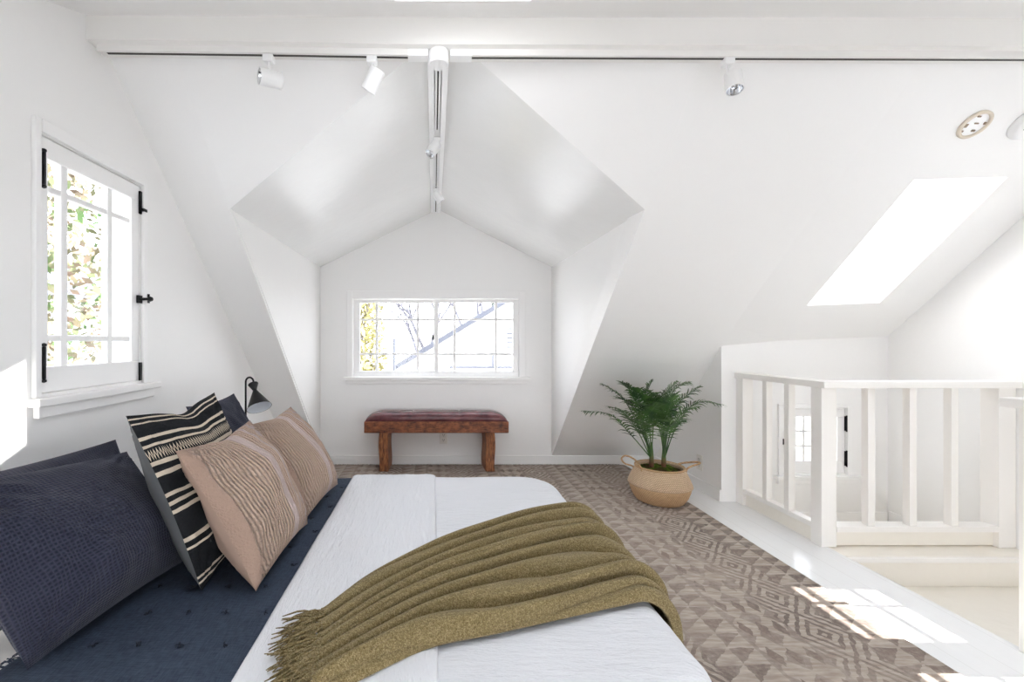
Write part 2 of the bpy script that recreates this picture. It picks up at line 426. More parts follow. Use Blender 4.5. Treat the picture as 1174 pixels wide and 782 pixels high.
m = MB(); m.box(KX0-0.03, KX0-0.002, YK-0.015, YK-0.001, KZ0-0.01, KZ1+0.03); m.box(KX1+0.002, KX1+0.03, YK-0.015, YK-0.001, KZ0-0.01, KZ1+0.03); m.box(KX0-0.002, KX1+0.002, YK-0.016, YK-0.001, KZ1+0.002, KZ1+0.03)
m.build('casing', M_TRIM, w3, bevel=0.003)
m = MB(); m.box(KX0-0.06, KX1+0.10, YK-0.045, YK-0.001, KZ0-0.035, KZ0-0.010); m.box(KX0-0.04, KX1+0.08, YK-0.02, YK-0.001, KZ0-0.07, KZ0-0.036); m.build('window_sill', M_TRIM, w3, bevel=0.003)
for z in (0.56, 0.31):
    m = MB(); m.box(KX1-0.008, KX1+0.002, YK-0.004, YK+0.003, z-0.052, z+0.052); m.tube([(KX1+0.0, YK-0.008, z-0.058), (KX1+0.0, YK-0.008, z+0.058)], 0.005, 8); m.build('hinge', M_BLACK, w3)
m = MB(); m.box(KX0+0.004, KX0+0.03, YK-0.006, YK+0.003, 0.41, 0.45); m.tube([(KX0+0.012, YK-0.004, 0.43), (KX0+0.012, YK-0.034, 0.43)], 0.006, 8); m.box(KX0-0.002, KX0+0.034, YK-0.040, YK-0.030, 0.422, 0.44); m.build('window_latch', M_BLACK, w3)

# window_4: two-sash window high in the right wall
w4 = thing('window_4', (XR, 1.5, RWZ0), kind='structure')
xo = XR+0.05
for (ya, yb, mu) in ((1.195, 1.625, (1.32, 1.515)), (1.625, 2.065, (1.72, 1.885))):
    m = MB(); bars_yz(m, xo-0.015, xo+0.015, ya, yb, RWZ0-0.01, RWZ1+0.01, (0.058, 0.058, 0.035, 0.058)); m.build('sash_frame', M_TRIM, w4)
    m = MB()
    mm = mu[1:]
    for y in mm: m.box(xo-0.008, xo+0.008, y-0.012, y+0.012, RWZ0+0.04, RWZ1-0.04)
    for z in (1.375, 1.61): m.box(xo-0.007, xo+0.007, ya+0.03, yb-0.03, z-0.014, z+0.010)
    m.build('muntin', M_TRIM, w4)
    MB().box(xo-0.002, xo+0.002, ya+0.02, yb-0.02, RWZ0+0.03, RWZ1-0.03).build('pane', M_GLASS, w4)
# added_rear_window: unseen window band, added to bring soft sky light in
w5 = thing('added_rear_window', (0.9, YREAR, RBZ0), kind='structure')
m = MB(); bars_xz(m, YREAR-0.07, YREAR-0.03, RBX0+0.003, RBX1-0.003, RBZ0+0.003, RBZ1-0.003, (0.05,)*4)
for i in range(1, 4): x = RBX0+(RBX1-RBX0)*i/4; m.box(x-0.02, x+0.02, YREAR-0.07, YREAR-0.03, RBZ0+0.05, RBZ1-0.05)
m.build('sash_frame', M_TRIM, w5)
MB().box(RBX0+0.04, RBX1-0.04, YREAR-0.052, YREAR-0.048, RBZ0+0.04, RBZ1-0.04).build('pane', M_GLASS, w5)

# skylights
def roof_pt(x, y, n=0.0):
    b = Bx(x)/500; l = math.sqrt(1+b*b); return Vector((x, y+n*b/l, roof_z(x, y)+n/l))
w6 = thing('window_6', (2.7, 2.55, roof_z(2.7, 2.55)), kind='structure')
def roof_box(m, xa, xb, ya, yb, n0, n1):
    m.hexa([roof_pt(xa, ya, n0), roof_pt(xb, ya, n0), roof_pt(xb, yb, n0), roof_pt(xa, yb, n0), roof_pt(xa, ya, n1), roof_pt(xb, ya, n1), roof_pt(xb, yb, n1), roof_pt(xa, yb, n1)])
m = MB(); n0, n1 = 0.126, 0.42  # frame raised into a tall curb, shaped to keep direct sun out
roof_box(m, SKX0-0.03, SKX0, SKY0-0.03, SKY1+0.03, n0, n1); roof_box(m, SKX1, SKX1+0.03, SKY0-0.03, SKY1+0.03, n0, n1)
roof_box(m, SKX0, SKX1, SKY0-0.03, SKY0, n0, n1); roof_box(m, SKX0, SKX1, SKY1, SKY1+0.03, n0, n1)
m.build('sash_frame', M_TRIM, w6)
m = MB(); roof_box(m, SKX0, SKX1, SKY0, SKY1, 0.400, 0.404); m.build('pane', M_GLASS, w6)
w7 = thing('window_7', (0.09, 0.96, ceil_z(0.96)), kind='structure')
def cl_pt(x, y, n): return Vector((x, y-0.41*n, ceil_z(y)+0.91*n))
def cl_box(m, xa, xb, ya, yb, n0, n1):
    m.hexa([cl_pt(xa, ya, n0), cl_pt(xb, ya, n0), cl_pt(xb, yb, n0), cl_pt(xa, yb, n0), cl_pt(xa, ya, n1), cl_pt(xb, ya, n1), cl_pt(xb, yb, n1), cl_pt(xa, yb, n1)])
m = MB(); n0, n1 = 0.122, 0.16
cl_box(m, CSX0-0.03, CSX0+0.02, CSY0-0.03, CSY1+0.03, n0, n1); cl_box(m, CSX1-0.02, CSX1+0.03, CSY0-0.03, CSY1+0.03, n0, n1)
cl_box(m, CSX0+0.02, CSX1-0.02, CSY0-0.03, CSY0+0.02, n0, n1); cl_box(m, CSX0+0.02, CSX1-0.02, CSY1-0.02, CSY1+0.03, n0, n1)
m.build('sash_frame', M_TRIM, w7)
m = MB(); cl_box(m, CSX0+0.015, CSX1-0.015, CSY0+0.015, CSY1-0.015, 0.132, 0.136); m.build('pane', M_GLASS, w7)

# ------------------------------------------------------------------ stair railing
curb = MB(); curb.box(2.161, 2.2, 2.50, 3.05, 0.0, 0.085)
rl = thing('stair_railing', (2.18, 2.46, 0), 'white painted L-shaped balustrade with square balusters around the sunken landing', 'railing')
m = MB(); L6 = [(2.15, 2.40), (XR-0.002, 2.40), (XR-0.002, 2.51), (2.25, 2.51), (2.25, YK-0.002), (2.15, YK-0.002)]
m.v = [(x, y, 0.889) for x, y in L6]+[(x, y, 0.925) for x, y in L6]; m.f = [(5, 4, 3, 2, 1, 0), (6, 7, 8, 9, 10, 11)]+[(k, (k+1) % 6, (k+1) % 6+6, k+6) for k in range(6)]
m.build('top_rail', M_RAIL, rl, bevel=0.003)
m = MB(); m.box(2.162, 2.2475, 2.43, 2.50, 0.0, 0.888); m.build('corner_post', M_RAIL, rl, bevel=0.003)
m = MB(); m.box(2.162, 2.235, 3.05, YK-0.002, 0.0, 0.888); m.build('wall_post', M_RAIL, rl, bevel=0.003)
m = MB(); m.box(3.15, XR-0.002, 2.43, 2.515, -0.005, 0.888); m.build('wall_post', M_RAIL, rl, bevel=0.003)
m = MB(); m.box(2.164, 2.215, 2.50, 3.05, 0.085, 0.115); m.build('bottom_rail', M_RAIL, rl, bevel=0.002)
m = MB(); m.box(2.2475, 3.15, 2.425, 2.505, 0.085, 0.115); m.build('bottom_rail', M_RAIL, rl, bevel=0.002)
for y in (2.853, 2.675):
    MB().box(2.164, 2.204, y-0.018, y+0.018, 0.115, 0.888).build('baluster', M_RAIL, rl, bevel=0.002)
for x in (2.447, 2.680, 2.912):
    MB().box(x-0.020, x+0.020, 2.435, 2.475, 0.115, 0.888).build('baluster', M_RAIL, rl, bevel=0.002)
m = MB(); m.box(2.185, 2.2, 2.50, 3.05, 0.0, 0.085); m.box(2.2475, 3.15, 2.455, 2.49, 0.0, 0.085); m.build('apron_board', M_LAND, rl)
# raised curb between the two halves of the landing
struct(MB().box(2.2005, XR-0.001, 2.34, 2.52, -0.17, -0.006).build('trim_1', M_LAND, bevel=0.004))
struct(MB().box(2.2005, XR-0.001, 2.318, 2.34, -0.032, -0.006).build('trim_2', M_RAIL, bevel=0.004))
nw = thing('newel_post', (2.24, 1.6, 0), 'thick white newel post with a flat cap nearest the camera at the right edge', 'post')
MB().box(2.172, 2.33, 1.49, 1.62, 0.0, 0.905).build('post', M_RAIL, nw, bevel=0.004)
MB().box(2.115, 2.39, 1.43, 1.634, 0.905, 0.94).build('cap', M_RAIL, nw, bevel=0.004)

# ------------------------------------------------------------------ track lights
def beam_y(x):
    for (x0, y0), (x1, y1) in zip(bp, bp[1:]):
        if x <= x1: return y0+(y1-y0)*(x-x0)/(x1-x0)
tk = thing('track_rail', (0.02, 1.7, H+1.1), 'long white lighting track with a dark slot fixed under the ridge beam', 'lighting track')
def tk_box(m, xa, xb, dy0, dy1, z0, z1):
    xs = [xa]+[x for x, _ in bp if xa < x < xb]+[xb]
    for a, b in zip(xs, xs[1:]):
        ya, yb = beam_y(a), beam_y(b)
        m.hexa([(a, ya+dy0, z0), (b, yb+dy0, z0), (b, yb+dy1, z0), (a, ya+dy1, z0), (a, ya+dy0, z1), (b, yb+dy0, z1), (b, yb+dy1, z1), (a, ya+dy1, z1)])
m = MB(); tk_box(m, XL+0.02, -0.03, 0.025, 0.036, H+1.110, H+1.1345); tk_box(m, XL+0.02, -0.03, 0.046, 0.060, H+1.110, H+1.1345)
tk_box(m, 0.08, 3.2, 0.025, 0.036, H+1.110, H+1.1345); tk_box(m, 0.08, 3.2, 0.046, 0.060, H+1.110, H+1.1345); m.build('track_channel', M_BEAM, tk)
m = MB(); tk_box(m, XL+0.05, -0.09, 0.0362, 0.0458, H+1.1085, H+1.134); tk_box(m, 0.14, 3.19, 0.0362, 0.0458, H+1.1085, H+1.134); m.build('track_slot', M_SLOT, tk)
for a_, b_ in ((-0.10, -0.02), (0.065, 0.15)):
    m = MB(); tk_box(m, a_, b_, 0.022, 0.063, H+1.106, H+1.134); m.build('connector', M_WHITE, tk, bevel=0.002)
m = MB(); m.lathe([(0, -0.05), (0.036, -0.05), (0.040, -0.046), (0.040, 0.0), (0, 0)], 28, Matrix.Translation((0.02, 1.715, H+1.134))); m.build('canopy', M_WHITE, tk, smooth=False)
tr = thing('ridge_track', (RX, 3.0, RZ-0.03), 'white boxed lighting track running back under the dormer ridge', 'lighting track')
m = MB(); m.box(-0.024, 0.004, 1.78, 3.98, RZ-0.055, RZ-0.022); m.box(0.036, 0.064, 1.78, 3.98, RZ-0.055, RZ-0.022); m.box(-0.024, 0.064, 1.78, 3.98, RZ-0.022, RZ-0.003); m.build('casing', M_WHITE, tr, bevel=0.002)
for (a, b) in ((1.80, 2.42), (2.58, 3.30), (3.36, 3.95)):
    m = MB(); m.box(0.008, 0.016, a, b, RZ-0.062, RZ-0.030); m.box(0.024, 0.032, a, b, RZ-0.062, RZ-0.030); m.build('track_channel', M_WHITE, tr)
    MB().box(0.016, 0.024, a+0.01, b-0.01, RZ-0.056, RZ-0.032).build('track_slot', M_SLOT, tr)

def spot(loc, aim, label, L=0.085, r=0.031, drop=0.062, off=(0, 0, 0)):
    t = thing('track_spotlight', loc, label, 'spotlight', 'white cylindrical track spotlights')
    p = Vector(loc)
    MB().box(p.x-0.020, p.x+0.020, p.y-0.017, p.y+0.017, p.z-0.026, p.z).build('adapter', M_WHITE, t, bevel=0.004)
    q = p+Vector((0, 0, -drop))+Vector(off)
    MB().tube([p+Vector((0, 0, -0.024)), p+Vector((0, 0, -drop*0.8)), q], 0.0065, 10).build('stem', M_WHITE, t, smooth=True)
    d = Vector(aim).normalized(); M = Matrix.Translation(q+d*0.005) @ d.to_track_quat('Z', 'Y').to_matrix().to_4x4()
    m = MB(); m.lathe([(0, -L/2), (r*0.9, -L/2), (r, -L/2+0.004), (r, L/2), (r-0.003, L/2), (r-0.003, L/2-0.014), (r-0.004, L/2-0.016)], 28, M); m.build('lamp_housing', M_WHITE, t, smooth=False, bevel=0.0)
    m = MB(); m.lathe([(r-0.004, L/2-0.004), (r*0.62, L/2-0.024), (0.010, L/2-0.034), (0.008, L/2-0.018), (0, L/2-0.016)], 24, M); m.build('reflector', M_CHROME, t, smooth=True)
    return t
zt = H+1.108
spot((-0.640, beam_y(-0.64)+0.041, zt), (-0.80, -0.58, -0.10), 'white track spotlight turned to the left, leftmost under the ridge beam', off=(0.012, 0, -0.028))
spot((-0.240, beam_y(-0.24)+0.041, zt), (-0.52, 0.35, -0.85), 'white track spotlight tilted steeply down, second from the left under the beam', off=(0.006, 0, -0.022))
spot((1.157, beam_y(1.157)+0.041, zt), (-0.12, -0.30, -0.95), 'white track spotlight pointing straight down, rightmost under the beam', off=(0.024, 0, -0.010), drop=0.075)
spot((0.02, 2.50, RZ-0.060), (-0.45, -0.35, -0.8), 'white track spotlight hanging midway along the dormer ridge track', drop=0.05, off=(-0.02, 0, -0.01))
spot((0.02, 3.33, RZ-0.060), (0.55, 0.1, -0.75), 'white track spotlight at the far end of the dormer ridge track, near the gable wall', drop=0.05, off=(0.012, 0, -0.01))

# ------------------------------------------------------------------ detectors on the slope
def roof_frame(x, y):
    b = Bx(x)/500; n = Vector((0, -b, -1)).normalized(); u = Vector((1, 0, 0)); v = n.cross(u)
    M = Matrix((u, v, n)).transposed().to_4x4(); M.translation = roof_pt(x, y); return M
M1 = roof_frame(2.515, 2.03)
dt = thing('detector_base', tuple(M1.translation), 'empty cream mounting ring left on the sloped ceiling without its detector', 'mounting ring')
m = MB(); m.lathe([(0.050, -0.001), (0.063, -0.001), (0.063, 0.010), (0.058, 0.014), (0.050, 0.012), (0.050, -0.001)], 40, M1); m.build('ring', M_CREAM, dt, smooth=True)
m = MB(); m.lathe([(0, 0.001), (0.050, 0.001), (0.050, 0.004), (0, 0.004)], 36, M1); m.build('plate', M_WHITE, dt)
M_CLIP = new_mat('brown_clip', (0.30, 0.22, 0.15), 0.5)
for (a, b, c, d) in ((-0.006, 0.010, 0.004, 0.009), (-0.045, -0.032, -0.012, 0.004), (0.036, 0.044, 0.002, 0.012), (-0.038, -0.030, -0.034, -0.026), (0.008, 0.022, -0.030, -0.022), (-0.020, -0.006, 0.034, 0.040)):
    m = MB(); m.box(a, b, c, d, 0.004, 0.009); m.v = [tuple(M1 @ Vector(q)) for q in m.v]; m.build('clip', M_CLIP, dt)
M2 = roof_frame(2.765, 2.03)
dt = thing('smoke_detector', tuple(M2.translation), 'round white smoke detector on the sloped ceiling, cut by the right edge', 'smoke detector')
m = MB(); m.lathe([(0, -0.001), (0.072, -0.001), (0.072, 0.012), (0.066, 0.016), (0.064, 0.026), (0.056, 0.034), (0.02, 0.038), (0, 0.038)], 40, M2); m.build('body', M_WHITE, dt, smooth=True)
for (a, b) in ((-0.03, 0.01), (-0.035, -0.018), (0.02, -0.02)):
    m = MB(); m.box(a, a+0.005, b, b+0.004, 0.030, 0.040); m.v = [tuple(M2 @ Vector(q)) for q in m.v]; m.build('vent_hole', M_HOLE, dt)

# ------------------------------------------------------------------ outlets
def outlet(c, ax, label):
    t = thing('wall_outlet', c, label, 'outlet'); x, y, z = c
    def bx(mm, a0, a1, z0, z1, d0, d1):
        if ax == 'y': mm.box(x+a0, x+a1, y-d1, y-d0, z+z0, z+z1)
        else: mm.box(x-d1, x-d0, y+a0, y+a1, z+z0, z+z1)
    m = MB(); bx(m, -0.036, 0.036, -0.058, 0.058, 0.0, 0.006); m.build('cover_plate', M_PLASTIC, t, bevel=0.002)
    for zz in (-0.026, 0.02):
        m = MB(); bx(m, -0.017, 0.017, zz-0.010, zz+0.018, 0.006, 0.008); s_ = m.build('socket', M_PLASTIC, t, bevel=0.001)
        m = MB(); bx(m, -0.009, -0.006, zz, zz+0.012, 0.008, 0.0085); bx(m, 0.006, 0.009, zz, zz+0.012, 0.008, 0.0085); bx(m, -0.003, 0.003, zz-0.008, zz-0.003, 0.008, 0.0085); m.build('slot', M_HOLE, t)
outlet((0.093, YW-0.001, 0.255), 'y', 'white electrical outlet on the wall behind the leather bench')
outlet((XS-0.001, 3.37, 0.213), 'x', 'white electrical outlet on the side wall beside the palm basket')

# ------------------------------------------------------------------ rug
def rug_mat():
    m = new_mat('kilim', (0.4, 0.35, 0.3), 0.95, spec=0.1); g = NG(m)
    o = g.c.outputs['Object']; wob = g.noise(o, 34, 3); wob2 = g.noise(g.scale(o, 1, 1, 1), 9, 2)
    p = g.xyz(o)
    X = g.m('ADD', g.m('ADD', p[0], 3.0), g.m('MULTIPLY', g.m('SUBTRACT', wob, 0.5), 0.028))
    Y = g.m('ADD', p[1], g.m('MULTIPLY', g.m('SUBTRACT', wob2, 0.5), 0.035))
    band = 0.21
    bi = g.m('FLOOR', g.m('DIVIDE', X, band)); bf = g.m('FRACT', g.m('DIVIDE', X, band))
    line = g.m('GREATER_THAN', g.m('ABSOLUTE', g.m('SUBTRACT', bf, 0.5)), 0.462)
    par = g.m('MODULO', bi, 3.0)
    # lattice of diamonds inside diamonds
    def dia(px, py, ox=0.0):
        a = g.m('ABSOLUTE', g.m('SUBTRACT', g.m('FRACT', g.m('ADD', g.m('DIVIDE', X, px), ox)), 0.5))
        b = g.m('ABSOLUTE', g.m('SUBTRACT', g.m('FRACT', g.m('DIVIDE', Y, py)), 0.5))
        return g.m('MULTIPLY', g.m('ADD', a, b), 2.0)      # 0 at centre, 1 on lattice lines
    d1 = dia(0.21, 0.26); d2 = dia(0.105, 0.12); d3 = dia(0.07, 0.15)
    ringA = g.m('LESS_THAN', g.m('ABSOLUTE', g.m('SUBTRACT', g.m('FRACT', g.m('MULTIPLY', d1, 2.5)), 0.5)), 0.22)
    ringB = g.m('GREATER_THAN', d2, 1.12)
    tri = g.m('GREATER_THAN', g.m('SUBTRACT', g.m('FRACT', g.m('DIVIDE', Y, 0.085)), g.m('FRACT', g.m('DIVIDE', X, 0.105))), 0.08)
    ringC = g.m('LESS_THAN', d3, 0.62)
    is1 = g.m('COMPARE', par, 1.0, 0.3); is2 = g.m('COMPARE', par, 2.0, 0.3); is0 = g.m('COMPARE', par, 0.0, 0.3)
    pat = g.m('ADD', g.m('ADD', g.m('MULTIPLY', is0, ringA), g.m('MULTIPLY', is1, g.m('MULTIPLY', tri, 0.85))), g.m('MULTIPLY', is2, g.m('MAXIMUM', ringC, g.m('MULTIPLY', ringB, 0.6))))
    pat = g.m('MAXIMUM', pat, g.m('MULTIPLY', line, 0.5))
    wear = g.noise(o, 3.2, 3); wear2 = g.noise(g.scale(o, 0.6, 3, 1), 24, 3)
    wr_ = g.noise(o, 42, 3, 0.7)
    pat = g.m('MULTIPLY', pat, g.m('MULTIPLY', g.m('ADD', g.m('MULTIPLY', wear, 1.6), 0.05), g.m('ADD', g.m('MULTIPLY', wr_, 2.0), -0.1)))
    base = g.ramp(wear2, [(0.3, (0.37, 0.30, 0.25)), (0.55, (0.47, 0.405, 0.35)), (0.75, (0.57, 0.505, 0.44))])
    dark = g.ramp(g.noise(o, 1.3, 2), [(0.35, (0.175, 0.145, 0.13)), (0.65, (0.30, 0.235, 0.20))])
    g.col(g.mix(g.m('MINIMUM', g.m('MAXIMUM', pat, 0.0), 1.0), base, dark))
    wv = g.noise(g.scale(o, 1, 3, 1), 220, 2); g.bump(g.m('ADD', wv, g.m('MULTIPLY', pat, 0.3)), 0.7, 0.004)
    return m
m = MB()
def rugf(u, v):
    y = 0.1+(4.015-0.1)*v; xr = 1.80-max(0, (y-3.0))*0.045; x = -1.0+(xr+1.0)*u
    return (x, y, 0.012+0.0015*noise.noise(Vector((x*3, y*3, 0))))
m.grid(rugf, 60, 80)
rug = m.build('area_rug', rug_mat(), smooth=True, recalc=False, solid=0.010, sol_off=-1.0)
tag(rug, 'large faded brown and beige kilim rug with diamond bands under the bed and bench', 'rug')
random.seed(4); m = MB()
for i in range(170):
    x = -0.99+i*2.72/170+random.uniform(-.004, .004)
    m.tube([(x, 4.012, 0.008), (x+random.uniform(-.004, .004), 4.024, 0.010), (x+random.uniform(-.007, .007), 4.033, 0.006)], 0.0035, 5)
fr = m.build('fringe', new_mat('rug_fringe', (0.16, 0.13, 0.11), 0.9)); fr.parent = rug; fr['kind'] = 'stuff'

# ------------------------------------------------------------------ bed
BZ = 0.405                                  # mattress top
BX0, BX1, BY0, BY1 = -1.285, 0.62, 0.86, 2.37
bed = thing('bed', (-0.33, 1.6, 0), 'low queen bed with its head against the left wall and white fitted sheet', 'bed')
M_SHEET = new_mat('cotton_sheet', (0.84, 0.83, 0.81), 0.85, spec=0.2)
def rbox(m, x0, x1, y0, y1, z0, z1):
    m.box(x0, x1, y0, y1, z0, z1)
m = MB(); m.box(BX0, BX1, BY0, BY1, 0.20, BZ); m.build('mattress', M_SHEET, bed, bevel=0.045, segs=4, smooth=False)
M_BEDWOOD = new_mat('bed_wood', (0.20, 0.12, 0.07), 0.5)
m = MB(); m.box(BX0, BX1-0.03, BY0+0.02, BY1-0.02, 0.12, 0.20); m.build('bed_base', M_BEDWOOD, bed, bevel=0.005)
for x in (BX0+0.08, BX1-0.14):
    for y in (BY0+0.1, BY1-0.1): MB().box(x-0.03, x+0.03, y-0.03, y+0.03, 0.0135, 0.12).build('leg', M_BEDWOOD, bed)

def drape(x, y, lift, r=0.06, Rc=0.10, x1=BX1, y0=BY0, y1=BY1, ztop=BZ):
    """lay the flat point (x,y) over the foot and both sides of the mattress"""
    hx = x1-r+0.0; ya, yb = y0+r, y1-r
    rr = r+lift
    # inset outline with rounded foot corners (head side open)
    cx, cyl, cyh = hx-Rc, ya+Rc, yb-Rc
    if x > cx and y < cyl: q0 = Vector((cx, cyl)); v = Vector((x, y))-q0; d = v.length-Rc; n = v.normalized() if v.length > 1e-6 else Vector((1, 0)); q = q0+n*Rc
    elif x > cx and y > cyh: q0 = Vector((cx, cyh)); v = Vector((x, y))-q0; d = v.length-Rc; n = v.normalized() if v.length > 1e-6 else Vector((1, 0)); q = q0+n*Rc
    elif x > hx: d = x-hx; n = Vector((1, 0)); q = Vector((hx, y))
    elif y < ya: d = ya-y; n = Vector((0, -1)); q = Vector((x, ya))
    elif y > yb: d = y-yb; n = Vector((0, 1)); q = Vector((x, yb))
    else: d = -1; n = Vector((0, 0)); q = Vector((x, y))
    if d <= 0: return Vector((x, y, ztop+lift)), Vector((0, 0, 1))
    a = d/rr
    if a < math.pi/2:
        p = q+n*rr*math.sin(a); return Vector((p.x, p.y, ztop-r+rr*math.cos(a))), Vector((n.x*math.sin(a), n.y*math.sin(a), math.cos(a)))
    p = q+n*(rr+0.02*(d-rr*math.pi/2)); return Vector((p.x, p.y, ztop-r-(d-rr*math.pi/2))), Vector((n.x, n.y, 0))

def quilt_mat():
    m = new_mat('navy_quilt', (0.03, 0.04, 0.06), 0.9, spec=0.2); g = NG(m); o = g.c.outputs['Object']
    n = g.noise(g.scale(o, 12, 1, 1), 40, 3); n2 = g.noise(g.scale(o, 1, 12, 1), 40, 3)
    k = g.m('MULTIPLY', g.m('ADD', n, n2), 0.5)
    g.col(g.ramp(k, [(0.35, (0.022, 0.031, 0.052)), (0.65, (0.055, 0.072, 0.105))]))
    g.bump(k, 0.4, 0.003); return m
M_QUILT = quilt_mat()
knots = []
for i in range(12):
    for j in range(14):
        knots.append((-0.82+i*0.105+(0.05 if j % 2 else 0), 0.80+j*0.125))
m = MB()
QX0 = -0.95
def qf(u, v):
    x = QX0+(1.6)*u; y = 0.70+(1.83)*v
    wx = x+0.012*math.sin(y*23+1)*(1-min(1, u*8))
    l = 0.014+0.004*noise.noise(Vector((x*7, y*5, 1)))+0.002*noise.noise(Vector((x*25, y*18, 4)))
    for (kx, ky) in knots:
        dd = (x-kx)**2+(y-ky)**2
        if dd < 0.003: l -= 0.006*math.exp(-dd/0.00022)
    p, _ = drape(wx, y, l); return p
m.grid(qf, 180, 190)
quilt = m.build('quilt', M_QUILT, smooth=True, recalc=False, solid=0.008, sol_off=-1)
tag(quilt, 'navy blue tied quilt showing between the pillows and the white coverlet', 'quilt')
m = MB()
for (kx, ky) in knots:
    if kx > -0.38 or ky < 0.9 or ky > 2.3: continue
    for s_ in range(4):
        a = random.uniform(0, 6.28); p = Vector((kx, ky, BZ+0.010))
        m.tube([p, p+Vector((math.cos(a)*0.005, math.sin(a)*0.005, 0.006)), p+Vector((math.cos(a)*0.011, math.sin(a)*0.011, 0.004))], 0.0013, 5)
o = m.build('tie_knot', new_mat('quilt_thread', (0.010, 0.014, 0.025), 0.9)); o.parent = quilt; o['kind'] = 'stuff'
m = MB()
for i in range(160):
    y = 0.80+i*0.0045+random.uniform(-.002, .002)
    p, _ = drape(QX0+0.012*math.sin(y*23+1), y, 0.012)
    L = random.uniform(.018, .035)
    m.tube([p+Vector((0.004, 0, 0)), p+Vector((-L*.5, random.uniform(-.006, .006), random.uniform(-.004, .006))), p+Vector((-L, random.uniform(-.012, .012), -0.006))], 0.0013, 4)
o = m.build('fringe', M_QUILT); o.parent = quilt; o['kind'] = 'stuff'

def muslin(name, fx, fy, st):
    m = new_mat(name, (0.73, 0.735, 0.76), 0.9, spec=0.1); g = NG(m); o = g.c.outputs['Object']
    a = g.noise(g.scale(o, fx, fy, 4), 9, 5, 0.6); b = g.noise(g.scale(o, fx*2, fy*2, 6), 26, 3)
    g.bump(g.m('ADD', a, g.m('MULTIPLY', b, 0.4)), st, 0.022); return m
M_COVER = muslin('muslin_coverlet', 1.6, 9.0, 0.42)
M_CUFF = muslin('muslin_cuff', 9.0, 1.6, 0.42)
m = MB(); CX0 = -0.425
def cvf(u, v):
    x = CX0+(0.98+0.41)*u; y = 0.50+(2.24)*v
    hang = max(0, x-0.62)+max(0, 0.86-y)+max(0, y-2.37)
    l = 0.021+0.0035*noise.noise(Vector((x*4, y*9, 7)))+0.0015*noise.noise(Vector((x*10, y*34, 3)))+0.012*hang*math.sin((x-y)*22)
    p, _ = drape(x, y, l); return p
m.grid(cvf, 150, 220)
cover = m.build('coverlet', M_COVER, smooth=True, recalc=False, solid=0.005, sol_off=-1)
tag(cover, 'white crinkled muslin coverlet spread over the foot of the bed', 'coverlet')
m = MB()
def cuf(u, v):
    x = CX0-0.002+(0.012-CX0)*u; y = 0.50+(2.24)*v
    edge = min(1, min(u, 1-u)*16)
    l = 0.026+0.008*edge**0.5+0.003*noise.noise(Vector((x*13, y*4, 2)))+0.0012*noise.noise(Vector((x*45, y*9, 3)))
    p, _ = drape(x, y, l); return p
m.grid(cuf, 60, 200)
o = m.build('folded_cuff', M_CUFF, smooth=True, recalc=False, solid=0.010, sol_off=-1); o.parent = cover

# ------------------------------------------------------------------ olive throw
def wool_mat():
    m = new_mat('olive_wool', (0.16, 0.13, 0.055), 1.0, spec=0.05); g = NG(m); o = g.c.outputs['Object']
    n = g.noise(o, 420, 2, 0.7); n2 = g.noise(g.scale(o, 1, 1, 1), 170, 2)
    g.col(g.ramp(g.m('ADD', g.m('MULTIPLY', n, 0.7), g.m('MULTIPLY', n2, 0.3)), [(0.36, (0.115, 0.080, 0.030)), (0.5, (0.225, 0.170, 0.075)), (0.64, (0.40, 0.315, 0.175))]))
    g.b.inputs['Sheen Weight'].default_value = 0.12; g.b.inputs['Sheen Roughness'].default_value = 0.5
    g.bump(g.m('ADD', n, g.m('MULTIPLY', n2, 0.6)), 0.9, 0.004); return m
M_WOOL = wool_mat()
EA = [(-0.283, 1.133), (-0.178, 1.326), (0.009, 1.515), (0.209, 1.659), (0.362, 1.759), (0.527, 1.835), (0.645, 1.862), (0.80, 1.90), (0.95, 1.93)]
EB = [(-0.235, 0.86), (-0.10, 0.955), (0.010, 1.017), (0.146, 1.057), (0.313, 1.111), (0.483, 1.167), (0.618, 1.199), (0.80, 1.19), (0.95, 1.18)]
def poly(pts, t):
    n = len(pts)-1; k = min(int(t*n), n-1); f = t*n-k
    p0 = Vector(pts[max(k-1, 0)]); p1 = Vector(pts[k]); p2 = Vector(pts[k+1]); p3 = Vector(pts[min(k+2, n)])
    return 0.5*((2*p1)+(p2-p0)*f+(2*p0-5*p1+4*p2-p3)*f*f+(3*p1-p0-3*p2+p3)*f**3)
NF = 8.6
def throw_pt(s, t):
    # warp: folds drift and merge along the length
    ph = NF*t+0.30*math.sin(2.3*s+5*t)+0.30*math.sin(5.1*s+8*t+1)+0.12*math.sin(11*s+14*t)
    k = math.floor(ph); f = ph-k
    am = 0.5+0.5*noise.noise(Vector((k*3.7+0.5, s*1.8, 3)))
    wd = 0.30+0.45*min(1, s*1.5)
    amp = (0.45+0.75*am)*0.052*wd/0.75*(1.35-0.45*min(1, s*1.5))
    env = min(1, t*16)*min(1, (1-t)*16)
    f2 = f**1.35
    hgt = amp*math.sin(math.pi*f2)**0.62*env
    small = 0.006*abs(math.sin(math.pi*(2.3*ph+1.5*s)))*am*env
    tt = t+0.023*math.sin(math.pi*f2)*env
    big = 0.012*env*(1+noise.noise(Vector((s*3, t*3, 9))))
    a = poly(EA, s); b = poly(EB, s); q = a.lerp(b, tt)
    lift = 0.033+hgt+small+big*0.4
    p, n = drape(q.x, q.y, lift)
    return p
m = MB(); m.grid(throw_pt, 170, 300)
throw = m.build('throw_blanket', M_WOOL, smooth=True, recalc=False, solid=0.007, sol_off=-1)
tag(throw, 'olive green wool throw with fringe gathered diagonally across the foot of the bed', 'blanket')
random.seed(11); m = MB()
